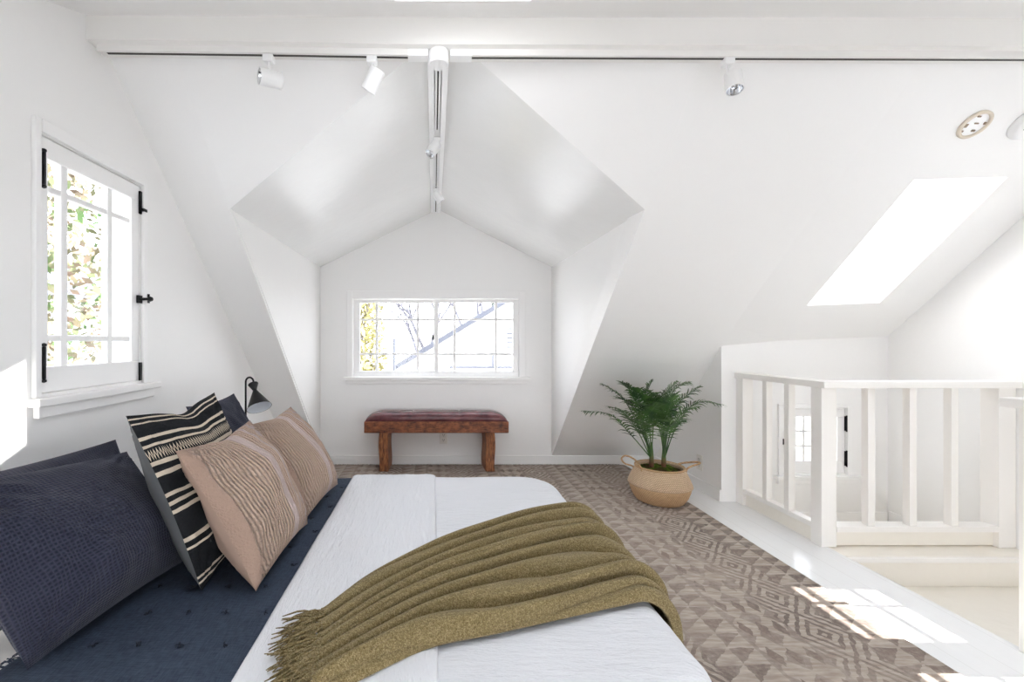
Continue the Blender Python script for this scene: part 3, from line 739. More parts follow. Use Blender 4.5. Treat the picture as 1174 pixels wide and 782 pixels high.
for i in range(230):
    t = random.random()**0.9; p = throw_pt(0.0, t)
    base = Vector((p.x+0.006, p.y, p.z))
    d = Vector((-0.80, -0.28-0.55*t+random.uniform(-.35, .35), 0)).normalized(); sd = Vector((-d.y, d.x, 0))
    L = random.uniform(.075, .125); pts = []
    w1_, w2_ = random.uniform(-.014, .014), random.uniform(-.02, .02); floor_z = BZ+0.040+random.random()**2*0.012
    for k in range(7):
        f = k/6; q = base+d*L*f+sd*(w1_*math.sin(f*4)+w2_*f*f)
        q.z = max(floor_z, base.z*(1-f)**1.5+floor_z*(1-(1-f)**1.5)+0.010*math.sin(f*3.1)*random.uniform(.2, 1))
        pts.append(q)
    m.tube(pts, [0.0030, 0.0030, 0.0027, 0.0026, 0.0023, 0.0019, 0.0010], 5)
for t in [0.03+0.94*i/24 for i in range(25)]:
    p = throw_pt(0.0, t); m.lathe([(0, -0.006), (0.005, -0.004), (0.0065, 0), (0.005, 0.004), (0, 0.006)], 8, Matrix.Translation(p+Vector((-0.004, 0, 0.002))))
o = m.build('fringe', M_WOOL, smooth=True); o.parent = throw; o['kind'] = 'stuff'

# ------------------------------------------------------------------ pillows
def pillow(name, BL, BR, TL, TR, thick, mat, label, seed=0, pinch=0.07, sag=0.0, nu=44, back=None, group=None, edgew=0.0, chop=0.0, wr=0.010, asym=0.5):
    BL, BR, TL, TR = map(Vector, (BL, BR, TL, TR))
    c = (BL+BR+TL+TR)/4
    n = ((BR-BL)+(TR-TL)).cross((TL-BL)+(TR-BR)).normalized()
    if n.x < 0: n = -n                      # front faces the foot of the bed
    t = thing(name, (c.x, c.y, BZ+0.015), label, 'pillow', group)
    def surf(side):
        def f(a, b):
            u = 2*a-1; v = 2*b-1
            # spread samples toward the seams
            u = math.sin(u*math.pi/2)*0.55+u*0.45; v = math.sin(v*math.pi/2)*0.55+v*0.45
            uu = u*(1-pinch*(1-v*v)); vv = v*(1-pinch*(1-u*u))
            if v > 0 and chop: vv -= chop*(v**2)*math.exp(-(u*u)/0.10)
            aa = (uu+1)/2; bb = (vv+1)/2
            p = (BL*(1-aa)+BR*aa)*(1-bb)+(TL*(1-aa)+TR*aa)*bb
            prof = (max(0, 1-u**2)*max(0, 1-v**2))
            T = prof**0.56
            T *= 1+sag*(-v)*0.5
            corner = (abs(u)*abs(v))**6
            w_ = noise.noise(Vector((u*1.4+seed, v*1.4, seed*2.1)))*0.25*T
            crease = 0
            for (cu, cv) in ((-1, -1), (1, -1), (-1, 1), (1, 1)):
                ang = math.atan2(v-cv, u-cu); dist = math.hypot(u-cu, v-cv)
                crease += math.sin(ang*16+seed)*math.exp(-dist*2.6)*min(1, dist*5)
            crease *= wr*min(1, prof*14)
            fine = wr*0.5*noise.noise(Vector((u*5+seed, v*4, side)))*min(1, prof*10)
            wgt = (asym if side > 0 else 1-asym)*2
            return p+n*(side*(thick/2)*wgt*(T+w_)+side*(crease+fine))
        return f
    for side, nm, mt in ((1, 'front_panel', mat), (-1, 'back_panel', back or mat)):
        m = MB(); m.grid(surf(side), nu, nu)
        o = m.build(nm, mt, t, smooth=True, recalc=False)
        if side > 0: pass
        else:
            pass
    return t, n

def waffle_mat(name, ca, cb, sc=66):
    m = new_mat(name, ca, 0.95, spec=0.15); g = NG(m); uv = g.xyz(g.c.outputs['UV']); ob = g.c.outputs['Object']
    wob = g.m('MULTIPLY', g.m('SUBTRACT', g.noise(ob, 14, 2), 0.5), 0.02)
    a = g.m('ABSOLUTE', g.m('SINE', g.m('MULTIPLY', g.m('ADD', uv[0], wob), sc*3.1416)))
    b = g.m('ABSOLUTE', g.m('SINE', g.m('MULTIPLY', g.m('ADD', uv[1], wob), sc*0.9*3.1416)))
    k = g.m('MULTIPLY', g.m('POWER', a, 1.2), g.m('POWER', b, 1.6))
    g.col(g.mix(k, cb, ca)); g.bump(g.m('SUBTRACT', 1.0, k), 0.7, 0.004)
    g.b.inputs['Sheen Weight'].default_value = 0.08
    return m
M_NAVY = waffle_mat('navy_waffle', (0.016, 0.018, 0.030), (0.036, 0.039, 0.062))

def stripe_mat():
    m = new_mat('black_stripe_weave', (0.01, 0.01, 0.011), 0.95, spec=0.1); g = NG(m); uv = g.xyz(g.c.outputs['UV']); ob = g.c.outputs['Object']
    v = g.m('ADD', uv[1], g.m('MULTIPLY', g.m('SUBTRACT', g.noise(ob, 12, 2), 0.5), 0.020))
    K = (0.010, 0.011, 0.013); C = (0.62, 0.53, 0.42)
    st = []
    for a, b in ((0.06, 0.075), (0.10, 0.115), (0.27, 0.285), (0.31, 0.33), (0.44, 0.455), (0.475, 0.49), (0.51, 0.525), (0.605, 0.625), (0.652, 0.67), (0.745, 0.76), (0.79, 0.81), (0.895, 0.91), (0.94, 0.955)):
        st += [(a, C), (b, K)]
    c = g.ramp(v, [(0, K)]+st, True)
    # zig-zag band between the paired stripes
    zz = g.m('ABSOLUTE', g.m('SUBTRACT', g.m('FRACT', g.m('MULTIPLY', uv[0], 52)), 0.5))
    band = g.m('MULTIPLY', g.m('GREATER_THAN', v, 0.675), g.m('LESS_THAN', v, 0.742))
    zmask = g.m('MULTIPLY', band, g.m('LESS_THAN', g.m('ABSOLUTE', g.m('SUBTRACT', g.m('SUBTRACT', v, 0.685), g.m('MULTIPLY', zz, 0.085))), 0.010))
    c = g.mix(zmask, c, C)
    fu = g.noise(ob, 120, 3); c = g.mix(g.m('MULTIPLY', fu, 0.25), c, (0.05, 0.05, 0.05))
    g.col(c); g.bump(fu, 0.6, 0.004); return m
M_STRIPE = stripe_mat()
M_GREYBACK = new_mat('grey_linen_back', (0.10, 0.105, 0.11), 0.8)

def tuft_mat():
    m = new_mat('blush_tufted_weave', (0.45, 0.32, 0.25), 1.0, spec=0.1); g = NG(m); uv = g.xyz(g.c.outputs['UV']); ob = g.c.outputs['Object']
    wob = g.m('MULTIPLY', g.m('SUBTRACT', g.noise(g.scale(g.c.outputs['UV'], 2, 2, 1), 4, 2), 0.5), 0.010)
    u = g.m('ADD', uv[0], wob)
    rib = g.m('ABSOLUTE', g.m('SINE', g.m('MULTIPLY', u, 36*3.1416)))
    knob = g.noise(g.scale(g.c.outputs['UV'], 46, 70, 1), 1.0, 2)
    tex = g.m('MULTIPLY', g.m('POWER', rib, 0.7), g.m('ADD', 0.45, knob))
    C1 = (0.60, 0.435, 0.34); C2 = (0.47, 0.37, 0.345); C3 = (0.36, 0.25, 0.195)
    base = g.ramp(u, [(0, C3), (0.10, C1), (0.50, C2), (0.57, C1), (0.66, C2), (0.69, C1), (0.78, C2), (0.83, C1), (0.93, C2)], True)
    flat = g.ramp(u, [(0, (0, 0, 0)), (0.10, (1, 1, 1)), (0.50, (0.15,)*3), (0.57, (1, 1, 1)), (0.66, (0.2,)*3), (0.69, (1, 1, 1)), (0.78, (0.2,)*3), (0.83, (1, 1, 1)), (0.93, (0.4,)*3)], True)
    t = g.m('MULTIPLY', tex, flat)
    g.col(g.mix(g.m('MULTIPLY', g.m('SUBTRACT', 1.0, tex), g.m('MULTIPLY', flat, 0.42)), base, (0.13, 0.075, 0.055)))
    g.bump(g.m('ADD', t, g.m('MULTIPLY', g.noise(ob, 150, 2), 0.35)), 1.0, 0.016)
    g.b.inputs['Sheen Weight'].default_value = 0.1
    return m
M_TUFT = tuft_mat()
M_BLUSH = new_mat('blush_back', (0.36, 0.25, 0.195), 0.9)

zb = BZ+0.028
pillow('pillow', (-0.505, 1.24, zb+.005), (-0.49, 1.70, zb+.005), (-0.732, 1.235, 0.838), (-0.715, 1.70, 0.842), 0.215, M_TUFT,
       'blush pink tufted square pillow nearest the camera, leaning on the striped pillow', 1, 0.075, 0.35, back=M_BLUSH, chop=0.05)
pillow('pillow', (-0.51, 1.715, zb+.005), (-0.475, 2.17, zb+.005), (-0.73, 1.71, 0.82), (-0.70, 2.14, 0.828), 0.20, M_TUFT,
       'blush pink tufted square pillow at the far side of the bed below the black lamp', 5, 0.06, 0.35, back=M_BLUSH, chop=0.03)
pillow('pillow', (-0.665, 1.25, zb), (-0.65, 1.72, zb), (-0.872, 1.235, 0.938), (-0.862, 1.715, 0.948), 0.19, M_STRIPE,
       'black woven pillow with cream stripes and a grey back, between navy and pink pillows', 3, 0.075, 0.2, back=M_GREYBACK, chop=0.08, asym=0.36)
pillow('pillow', (-0.885, 0.95, zb), (-0.795, 1.46, zb+.004), (-1.10, 0.92, 0.835), (-1.055, 1.50, 0.770), 0.25, M_NAVY,
       'large navy waffle pillow nearest the camera at the lower left', 8, 0.05, 0.5, wr=0.018)
pillow('pillow', (-1.07, 0.99, zb), (-1.02, 1.63, zb), (-1.235, 0.99, 0.80), (-1.21, 1.66, 0.775), 0.13, M_NAVY,
       'navy waffle pillow behind the large navy one, against the wall', 12, 0.05, 0.3)
pillow('pillow', (-0.80, 1.76, zb), (-0.78, 2.20, zb), (-1.00, 1.76, 0.885), (-0.975, 2.13, 0.895), 0.13, M_NAVY,
       'navy waffle pillow whose corner peaks between the striped pillow and the lamp', 15, 0.06, 0.3)

# ------------------------------------------------------------------ reading lamp
lx, ly = -1.128, 2.62
lamp = thing('floor_lamp', (lx, ly, 0), 'slim black gooseneck reading lamp with a cone shade behind the far pillows', 'lamp')
m = MB(); m.lathe([(0, 0), (0.11, 0), (0.11, 0.012), (0.02, 0.018), (0, 0.018)], 36, Matrix.Translation((lx, ly, 0.0))); m.build('base', M_BLACK, lamp)
pts = [(lx, ly, 0.015), (lx, ly, 0.45), (lx, ly, 0.88)]+[(lx+0.026-0.026*math.cos(a), ly-0.004*a, 0.902+0.030*math.sin(a)) for a in [R(20*k) for k in range(0, 9)]]
head = Vector((lx+0.055, ly-0.02, 0.885)); pts.append(tuple(head+Vector((0, 0, 0.006))))
MB().tube(pts, 0.0055, 10).build('pole', M_BLACK, lamp, smooth=True)
d = Vector((0.40, -0.42, -0.82)).normalized(); ML = Matrix.Translation(head) @ d.to_track_quat('Z', 'Y').to_matrix().to_4x4()
m = MB(); m.lathe([(0, -0.012), (0.027, -0.012), (0.029, -0.008), (0.012, 0.030), (0.012, 0.036), (0.070, 0.150), (0.0685, 0.150), (0.010, 0.038)], 40, ML)
m.build('lamp_shade', M_BLACK, lamp, smooth=False)
m = MB(); m.lathe([(0.0675, 0.1495), (0.010, 0.040), (0, 0.040)], 40, ML); m.build('shade_lining', new_mat('shade_lining', (0.80, 0.84, 0.90), 0.4), lamp, smooth=True)
m = MB(); m.lathe([(0, 0.118), (0.016, 0.112), (0.025, 0.096), (0.022, 0.078), (0.012, 0.060), (0.012, 0.041)], 24, ML); m.build('bulb', new_mat('bulb_glass', (0.85, 0.85, 0.83), 0.2), lamp, smooth=True)

# ------------------------------------------------------------------ bench
def wood_mat():
    m = new_mat('rustic_wood', (0.25, 0.09, 0.04), 0.5); g = NG(m); o = g.c.outputs['Object']
    n = g.noise(g.scale(o, 3, 3, 3), 7, 5, 0.65); n2 = g.noise(g.scale(o, 2, 12, 12), 12, 3)
    g.col(g.ramp(g.m('ADD', g.m('MULTIPLY', n, 0.6), g.m('MULTIPLY', n2, 0.4)), [(0.36, (0.045, 0.012, 0.006)), (0.5, (0.20, 0.058, 0.022)), (0.66, (0.36, 0.13, 0.05))]))
    g.bump(n2, 0.4, 0.004); return m
def leg_mat():
    m = new_mat('rustic_leg_wood', (0.3, 0.13, 0.05), 0.5); g = NG(m); o = g.c.outputs['Object']
    n = g.noise(g.scale(o, 8, 8, 1.5), 9, 5, 0.65)
    g.col(g.ramp(n, [(0.36, (0.07, 0.022, 0.010)), (0.5, (0.27, 0.095, 0.035)), (0.66, (0.46, 0.19, 0.075))]))
    g.bump(n, 0.4, 0.004); return m
M_WOOD = wood_mat(); M_LEG = leg_mat()
def leather_mat():
    m = new_mat('oxblood_leather', (0.12, 0.035, 0.045), 0.26); g = NG(m); o = g.c.outputs['Object']
    g.col(g.ramp(g.noise(o, 9, 4), [(0.35, (0.075, 0.020, 0.026)), (0.65, (0.165, 0.055, 0.060))]))
    g.bump(g.noise(o, 14, 4), 0.25, 0.01); return m
bench = thing('bench', (0.025, 3.87, 0), 'low rustic wooden bench with a dark red leather cushion under the dormer window', 'bench')
bx0, bx1, by0, by1 = -0.602, 0.652, 3.775, 4.03
MB().box(bx0, bx1, by0, by1, 0.352, 0.452).build('seat_frame', M_WOOD, bench, bevel=0.006)
m = MB()
def cush(u, v):
    x = bx0+0.006+(bx1-bx0-0.012)*u; y = by0+0.004+(by1-by0-0.008)*v
    px = min(1, min(u, 1-u)*7.5); py = min(1, min(v, 1-v)*3.2)
    h = 0.072*math.sqrt(max(0, 1-(1-px)**2))**1.1*math.sqrt(max(0, 1-(1-py)**2))**0.8
    for s_ in (0.335, 0.665): h -= 0.007*math.exp(-((u-s_)/0.006)**2)
    h += 0.004*noise.noise(Vector((x*5, y*6, 1)))*min(px, py)
    return (x, y, 0.4515+h)
m.grid(cush, 120, 30); m.build('cushion', leather_mat(), bench, smooth=True, recalc=False, solid=0.004, sol_off=-1)
for (xa, xb, s_) in ((-0.475, -0.395, 1), (0.455, 0.535, -1)):
    m = MB(); zt_, zb_ = 0.352, 0.0135
    pts = []
    def ring(z, k):
        ins = 0.012*math.sin(math.pi*(z/0.35)); o_ = s_*0.004*math.sin(z*20)
        return [(xa+o_, 3.79+ins*0.3, z), (xb+o_, 3.79+ins*0.3, z), (xb+o_+s_*0.0+(0.0 if s_ < 0 else 0.012), 4.01, z), (xa+o_-(0.012 if s_ < 0 else 0.0), 4.01, z)]
    n_ = 8
    for k in range(n_+1): m.v += ring(zb_+(zt_-zb_)*k/n_, k)
    for k in range(n_):
        for j in range(4): m.f.append((k*4+j, k*4+(j+1) % 4, k*4+4+(j+1) % 4, k*4+4+j))
    m.f += [(3, 2, 1, 0), (n_*4, n_*4+1, n_*4+2, n_*4+3)]
    m.build('leg', M_LEG, bench, bevel=0.006)

# ------------------------------------------------------------------ basket and palm
bX, bY = 1.612, 3.11
def basket_mat(name, c0, c1):
    m = new_mat(name, c1, 0.75, spec=0.3); g = NG(m); o = g.xyz(g.c.outputs['Object'])
    th = g.m('ARCTAN2', g.m('SUBTRACT', o[1], bY), g.m('SUBTRACT', o[0], bX)); z = o[2]
    zr = g.m('FLOOR', g.m('DIVIDE', z, 0.0085))
    a = g.m('ABSOLUTE', g.m('SINE', g.m('ADD', g.m('MULTIPLY', th, 46.0), g.m('MULTIPLY', zr, 1.5708))))
    b = g.m('ABSOLUTE', g.m('SINE', g.m('MULTIPLY', z, 3.1416/0.0085)))
    k = g.m('MULTIPLY', g.m('POWER', a, 0.7), g.m('POWER', b, 0.6))
    n = g.noise(g.c.outputs['Object'], 45, 3)
    g.col(g.mix(g.m('ADD', g.m('MULTIPLY', k, 0.7), g.m('MULTIPLY', n, 0.4)), c0, c1)); g.bump(k, 0.8, 0.006); return m
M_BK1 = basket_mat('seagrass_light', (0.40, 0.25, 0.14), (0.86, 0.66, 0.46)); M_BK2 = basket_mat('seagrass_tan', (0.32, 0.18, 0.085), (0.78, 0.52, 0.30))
bk = thing('basket', (bX, bY, 0.0135), 'round woven seagrass belly basket with two loop handles holding the palm', 'basket')
MT = Matrix.Translation((bX, bY, 0.0135))
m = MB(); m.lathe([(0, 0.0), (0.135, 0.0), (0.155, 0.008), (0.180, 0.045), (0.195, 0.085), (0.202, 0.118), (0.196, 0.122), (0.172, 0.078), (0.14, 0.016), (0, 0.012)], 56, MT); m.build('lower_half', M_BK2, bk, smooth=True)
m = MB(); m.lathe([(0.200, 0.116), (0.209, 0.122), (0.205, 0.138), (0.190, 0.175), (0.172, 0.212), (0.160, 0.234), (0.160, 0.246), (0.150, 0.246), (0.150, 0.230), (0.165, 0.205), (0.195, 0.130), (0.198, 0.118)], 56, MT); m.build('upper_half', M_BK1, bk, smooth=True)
m = MB(); m.tube([(bX+0.158*math.cos(a), bY+0.158*math.sin(a), 0.0135+0.244) for a in [2*math.pi*k/48 for k in range(48)]], 0.0075, 8, closed=True); m.build('rim', M_BK2, bk, smooth=True)
def loopt(pts, r=0.0055):
    pp = [Vector(p) for p in pts]; out = []
    for i in range(len(pp)-1):
        for k in range(6):
            f = k/6; p0 = pp[max(i-1, 0)]; p1 = pp[i]; p2 = pp[i+1]; p3 = pp[min(i+2, len(pp)-1)]
            out.append(0.5*((2*p1)+(p2-p0)*f+(2*p0-5*p1+4*p2-p3)*f*f+(3*p1-p0-3*p2+p3)*f**3))
    out.append(pp[-1]); return out
hp = [(bX-0.148, bY-0.055, 0.205), (bX-0.158, bY-0.052, 0.262), (bX-0.195, bY-0.035, 0.315), (bX-0.245, bY-0.01, 0.335), (bX-0.262, bY+0.02, 0.305), (bX-0.225, bY+0.05, 0.262), (bX-0.160, bY+0.065, 0.238), (bX-0.152, bY+0.065, 0.205)]
MB().tube(loopt(hp), 0.0060, 8).build('handle', M_BK2, bk, smooth=True)
hp = [(bX+0.150, bY-0.06, 0.195), (bX+0.162, bY-0.055, 0.250), (bX+0.195, bY-0.055, 0.272), (bX+0.262, bY-0.03, 0.282), (bX+0.285, bY+0.0, 0.284), (bX+0.262, bY+0.03, 0.278), (bX+0.195, bY+0.06, 0.262), (bX+0.155, bY+0.06, 0.245), (bX+0.150, bY+0.06, 0.205)]
MB().tube(loopt(hp), 0.0065, 8).build('handle', M_BK2, bk, smooth=True)

palm = thing('palm_plant', (bX, bY, 0.03), 'green parlour palm with arching feathery fronds growing from the seagrass basket', 'plant')
M_MOSS = new_mat('moss', (0.06, 0.08, 0.02), 1.0, spec=0.05); g = NG(M_MOSS)
g.col(g.ramp(g.noise(g.c.outputs['Object'], 22, 4), [(0.40, (0.055, 0.032, 0.014)), (0.52, (0.055, 0.085, 0.014)), (0.68, (0.14, 0.19, 0.03))])); g.bump(g.noise(g.c.outputs['Object'], 90, 4), 1.0, 0.01)
m = MB(); m.lathe([(0, 0.026), (0.11, 0.026), (0.135, 0.20), (0.130, 0.20), (0.108, 0.03), (0, 0.03)], 36, Matrix.Translation((bX, bY, 0))); m.build('inner_pot', new_mat('nursery_pot', (0.03, 0.03, 0.03), 0.6), palm)
m = MB()
def mossf(u, v):
    r = 0.149*u; a = 2*math.pi*v; x = bX+r*math.cos(a); y = bY+r*math.sin(a)
    k = (1-u**3)
    return (x, y, 0.232+0.022*k+0.016*noise.noise(Vector((x*16, y*16, 0)))*min(1, k*3)+0.007*noise.noise(Vector((x*60, y*60, 2))))
m.grid(mossf, 24, 72); o = m.build('moss', M_MOSS, palm, smooth=True, recalc=False); o['kind'] = 'stuff'
M_STEM = new_mat('palm_stem', (0.10, 0.15, 0.05), 0.6); g = NG(M_STEM)
g.col(g.ramp(g.xyz(g.c.outputs['Object'])[2], [(0.27, (0.16, 0.06, 0.03)), (0.34, (0.13, 0.19, 0.07)), (0.5, (0.12, 0.22, 0.06))]))
M_LEAF = new_mat('palm_leaf', (0.035, 0.095, 0.025), 0.42); g = NG(M_LEAF)
g.col(g.ramp(g.noise(g.c.outputs['Object'], 12, 3), [(0.35, (0.020, 0.060, 0.018)), (0.65, (0.085, 0.180, 0.045))]))
g.b.inputs['Subsurface Weight'].default_value = 0.0
def wp(px, py, Y): return Vector(((px-497)*Y/500, Y, H-(py-391)*Y/500))
trunks = [wp(747, 528, bY), wp(761, 529, bY-0.01)]
random.seed(21)
# each frond: trunk, mid point, far point, tip (x, y read at the frond's own depth)
fr_defs = [
 (0, (722, 497), (700, 476), (667, 471), 3.02, 3.00, 2.98), (0, (728, 480), (712, 455), (690, 440), 3.10, 3.12, 3.14), (0, (735, 478), (724, 450), (713, 438), 3.16, 3.24, 3.28),
 (0, (730, 492), (715, 473), (697, 466), 2.98, 2.90, 2.84), (0, (738, 485), (733, 458), (728, 445), 3.00, 2.92, 2.88), (0, (744, 478), (742, 452), (748, 436), 3.12, 3.16, 3.18),
 (0, (742, 500), (733, 484), (722, 480), 2.96, 2.86, 2.78), (0, (750, 480), (756, 458), (768, 447), 3.06, 3.00, 2.96), (0, (740, 496), (745, 474), (754, 462), 3.0, 2.9, 2.82),
 (1, (760, 482), (762, 455), (776, 437), 3.10, 3.10, 3.08), (1, (768, 480), (782, 458), (803, 443), 3.14, 3.2, 3.24), (1, (776, 488), (798, 462), (829, 464), 3.08, 3.06, 3.04),
 (1, (770, 492), (784, 472), (800, 466), 3.0, 2.92, 2.86), (1, (758, 486), (752, 460), (742, 447), 3.02, 2.94, 2.90), (1, (766, 475), (772, 448), (790, 438), 3.16, 3.26, 3.32),
 (1, (764, 500), (772, 484), (786, 482), 2.96, 2.86, 2.78), (1, (756, 490), (748, 470), (736, 462), 2.98, 2.90, 2.84), (0, (734, 484), (722, 463), (706, 455), 3.2, 3.28, 3.34), (1, (762, 488), (768, 464), (774, 452), 2.98, 2.9, 2.86)]
def bez(p0, p1, p2, p3, t): return loop3(p0, p1, p2, p3, t)
def cr_curve(pp, n=30):
    out = []; seg = len(pp)-1
    for k in range(n+1):
        t = k/n*seg; i = min(int(t), seg-1); f = t-i
        p0 = pp[max(i-1, 0)]; p1 = pp[i]; p2 = pp[i+1]; p3 = pp[min(i+2, seg)]
        out.append(0.5*((2*p1)+(p2-p0)*f+(2*p0-5*p1+4*p2-p3)*f*f+(3*p1-p0-3*p2+p3)*f**3))
    return out
for (tr_, a_, b_, c_, ya, yb, yc) in fr_defs:
    ya, yb, yc = min(ya, 3.14), min(yb, 3.14), min(yc, 3.12)
    base = trunks[tr_]+Vector((random.uniform(-.008, .008), random.uniform(-.008, .008), 0.02))
    pts = cr_curve([base, wp(*a_, ya), wp(*b_, yb), wp(*c_, yc)], 34)
    m = MB(); N = len(pts)
    m.tube(pts, [0.0042*(1-0.8*k/(N-1)) for k in range(N)], 6)
    up = Vector((0, 0, 1))
    for k in range(10, N-1):
        f = (k-10)/(N-11)
        for sub in (0,):
            p = pts[k].lerp(pts[min(k+1, N-1)], sub); tn = (pts[min(k+1, N-1)]-pts[k-1]).normalized()
            sd0 = tn.cross(up).normalized(); nrm = sd0.cross(tn).normalized()
            for sg in (-1, 1):
                L = (0.050+0.085*math.sin(math.pi*min(1, f*0.85+0.18)))*random.uniform(.85, 1.1)*(1.0 if f < .9 else .7)
                dirv = (tn*(0.55+0.5*f)+sd0*sg*0.85+nrm*0.28+Vector((random.uniform(-.1, .1), random.uniform(-.1, .1), random.uniform(-.1, .1)))).normalized()
                wdt = 0.0058; i0 = len(m.v); sdv = dirv.cross(nrm).normalized()
                droop = random.uniform(.25, .6)
                for q, ww in ((0, .5), (.3, 1), (.65, .8), (1, .05)):
                    c = p+dirv*L*q+Vector((0, 0, -droop*L*q*q))
                    m.v.append(tuple(c-sdv*wdt*ww)); m.v.append(tuple(c+sdv*wdt*ww))
                for q in range(3): m.f.append((i0+q*2, i0+q*2+1, i0+q*2+3, i0+q*2+2))
    m.build('frond', M_LEAF, palm, smooth=False, recalc=False)
for t_ in trunks:
    m = MB(); m.tube([t_+Vector((0, 0, -0.05)), t_+Vector((0, 0, 0.02)), t_+Vector((0, 0, 0.07)), t_+Vector((0, 0, 0.13))], [0.016, 0.015, 0.011, 0.005], 10); m.build('stem', M_STEM, palm, smooth=True)

# ------------------------------------------------------------------ outside
M_GROUND = painted('garden_ground', (0.40, 0.40, 0.40), 0.9, 0.3)
struct(MB().box(-60, 60, -60, 80, -3.1, -3.0).build('ground', M_GROUND))
M_STUCCO = new_mat('neighbour_stucco', (0.75, 0.74, 0.72), 0.8); M_ROOF = new_mat('neighbour_roof', (0.095, 0.10, 0.12), 0.9)
hs = thing('neighbour_house', (4, 12, -3), 'white neighbouring house with a gabled grey roof seen through the dormer window', 'house')
def gpt(x, y, Y): return ((x-497)*Y/500, H-(y-391)*Y/500)
g0 = gpt(484, 406, 12.0); g1 = gpt(600, 336, 12.0)
sl = (g1[1]-g0[1])/(g1[0]-g0[0]); apx = g1[0]+1.6; apz = g1[1]+1.6*sl
lft = g0[0]-0.5; lz = g0[1]-0.5*sl; rgt = 2*apx-lft
m = MB(); i = 0
gp = [(lft, -3), (rgt, -3), (rgt, lz), (apx, apz), (lft, lz)]
m.v = [(x, 12.0, z) for x, z in gp]+[(x, 18.0, z) for x, z in gp]
m.f = [(0, 1, 2, 3, 4), (9, 8, 7, 6, 5)]+[(k, (k+1) % 5, (k+1) % 5+5, k+5) for k in range(5)]
m.build('wall', M_STUCCO, hs)
m = MB()
for (xa, za, xb, zb2) in ((lft-0.25, lz-0.25*sl, apx, apz), (apx, apz, rgt+0.25, lz-0.25*sl)):
    m.hexa([(xa, 11.75, za+0.01), (xb, 11.75, zb2+0.01), (xb, 18.2, zb2+0.01), (xa, 18.2, za+0.01), (xa, 11.75, za+0.16), (xb, 11.75, zb2+0.16), (xb, 18.2, zb2+0.16), (xa, 18.2, za+0.16)])
m.build('roof', M_ROOF, hs)
v0 = gpt(581, 377, 12); v1 = gpt(588, 398, 12); m = MB()
for k in range(5):
    z = v1[1]+(v0[1]-v1[1])*k/4; m.box(v0[0], v1[0]+0.1, 11.95, 11.995, z-0.02, z+0.02)
m.build('gable_vent', M_ROOF, hs)
b0 = gpt(515, 421, 12); m = MB(); m.box(b0[0], 3.2, 11.93, 11.99, b0[1]-0.03, b0[1]+0.03); q = gpt(565, 421, 12); m.box(q[0]-0.03, q[0]+0.03, 11.92, 11.99, b0[1], b0[1]+0.34); m.build('gutter', M_ROOF, hs)
q0 = gpt(452, 388, 9); pl = MB(); pl.tube([(q0[0], 9, -3), (q0[0], 9, q0[1])], 0.03, 8)
tag(pl.build('pole', M_ROOF), 'thin dark garden pole in front of the yellow-green tree outside', 'pole')

M_BARK = new_mat('bark', (0.28, 0.25, 0.24), 0.9)
def leafy(name, loc, rx, ry, z0, z1, n, size, cols, label, seed, trunk=True):
    random.seed(seed); t = thing(name, (loc[0], loc[1], -3), label, 'tree')
    mt = new_mat(name+'_leaf', cols[0], 0.7); g = NG(mt); g.col(g.ramp(g.noise(g.c.outputs['Object'], 3.0, 3), [(0.35, cols[0]), (0.65, cols[1])]))
    m = MB()
    for i in range(n):
        a = random.uniform(0, 6.28); rr = random.random()**0.5; z = random.uniform(z0, z1); k = math.sin(math.pi*(0.12+0.8*(z-z0)/(z1-z0)))**0.5
        c = Vector((loc[0]+rx*rr*k*math.cos(a), loc[1]+ry*rr*k*math.sin(a), z)); s_ = size*random.uniform(.6, 1.3)
        u = Vector((random.gauss(0, 1), random.gauss(0, 1), random.gauss(0, 1))).normalized(); v = u.orthogonal().normalized(); i0 = len(m.v)
        m.v += [tuple(c-u*s_), tuple(c+v*s_*.45), tuple(c+u*s_), tuple(c-v*s_*.45)]; m.f.append((i0, i0+1, i0+2, i0+3))
    m.build('foliage', mt, t, recalc=False)
    m = MB(); b = Vector((loc[0], loc[1], -3)); m.tube([b, b+Vector((0.05, 0, (z0+3)*0.6)), Vector((loc[0], loc[1], (z0+z1)/2))], [0.12, 0.09, 0.04], 8)
    for i in range(14):
        z = random.uniform(z0, z0+(z1-z0)*.7); a = random.uniform(0, 6.28)
        m.tube([(loc[0], loc[1], z), (loc[0]+rx*.5*math.cos(a), loc[1]+ry*.5*math.sin(a), z+0.25*(z1-z0)*.6), (loc[0]+rx*.9*math.cos(a+.3), loc[1]+ry*.9*math.sin(a+.3), z+0.3*(z1-z0))], [0.03, 0.02, 0.008], 5)
    m.build('trunk', M_BARK, t, smooth=True); return t
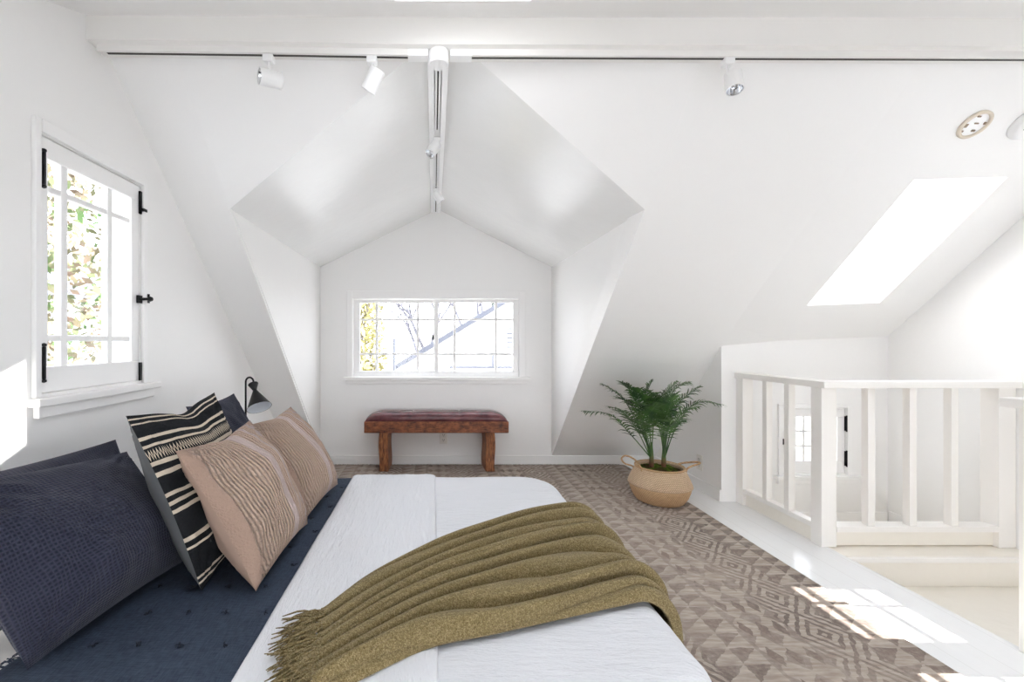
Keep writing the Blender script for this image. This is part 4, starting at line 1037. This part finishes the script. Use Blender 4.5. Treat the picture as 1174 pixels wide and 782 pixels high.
leafy('garden_tree', (-1.65, 9.6), 0.62, 0.5, -2.6, 3.2, 3600, 0.085, ((0.13, 0.115, 0.035), (0.34, 0.31, 0.12)), 'tall yellow-green tree outside the left half of the dormer window', 3)
leafy('flowering_shrub', (-2.95, 2.9), 0.75, 1.3, -2.4, 2.6, 9500, 0.042, ((0.05, 0.11, 0.025), (0.22, 0.15, 0.11)), 'leafy shrub with pinkish twigs outside the left casement window', 5)
def bare(loc, h, seed, label):
    random.seed(seed); m = MB()
    def br(p, d, L, r, dep):
        e_ = p+d*L; mid = (p+e_)/2+Vector((random.uniform(-1, 1), 0, random.uniform(-.5, .5)))*L*.06
        m.tube([p, mid, e_], [r, r*.85, r*.65], 6)
        if dep == 0: return
        for i in range(3):
            nd = (d+Vector((random.uniform(-.7, .7), random.uniform(-.6, .6), random.uniform(-.1, .5)))).normalized(); br(p+d*L*random.uniform(.6, 1), nd, L*random.uniform(.55, .75), r*.6, dep-1)
    br(Vector((loc[0], loc[1], -3)), Vector((0.06, 0, 1)).normalized(), h, 0.14, 4)
    o = m.build('bare_tree', new_mat('pale_bark', (0.12, 0.117, 0.135), 0.9), smooth=True); tag(o, label, 'tree', 'bare trees behind the neighbouring house')
bare((-0.5, 20.8), 3.8, 2, 'pale leafless tree outside, seen left of the middle of the dormer window')
bare((2.0, 21.0), 4.5, 9, 'pale leafless tree rising behind the neighbouring roof')
leafy('evergreen_bush', (3.35, 19.5), 0.8, 0.8, 2.0, 3.9, 700, 0.10, ((0.012, 0.03, 0.022), (0.05, 0.07, 0.05)), 'small dark evergreen crown above the neighbouring roof line', 8)
hs2 = thing('garden_shed', (-4.6, 3.6, -3), 'pale neighbouring wall with a sloped roof outside the left casement window', 'building')
MB().box(-6.2, -4.4, 3.0, 6.5, -3, 1.7).build('wall', M_STUCCO, hs2)
m = MB(); m.hexa([(-4.2, 2.9, 1.65), (-4.2, 6.6, 1.65), (-6.3, 6.6, 2.9), (-6.3, 2.9, 2.9), (-4.2, 2.9, 1.78), (-4.2, 6.6, 1.78), (-6.3, 6.6, 3.03), (-6.3, 2.9, 3.03)]); m.build('roof', M_ROOF, hs2)
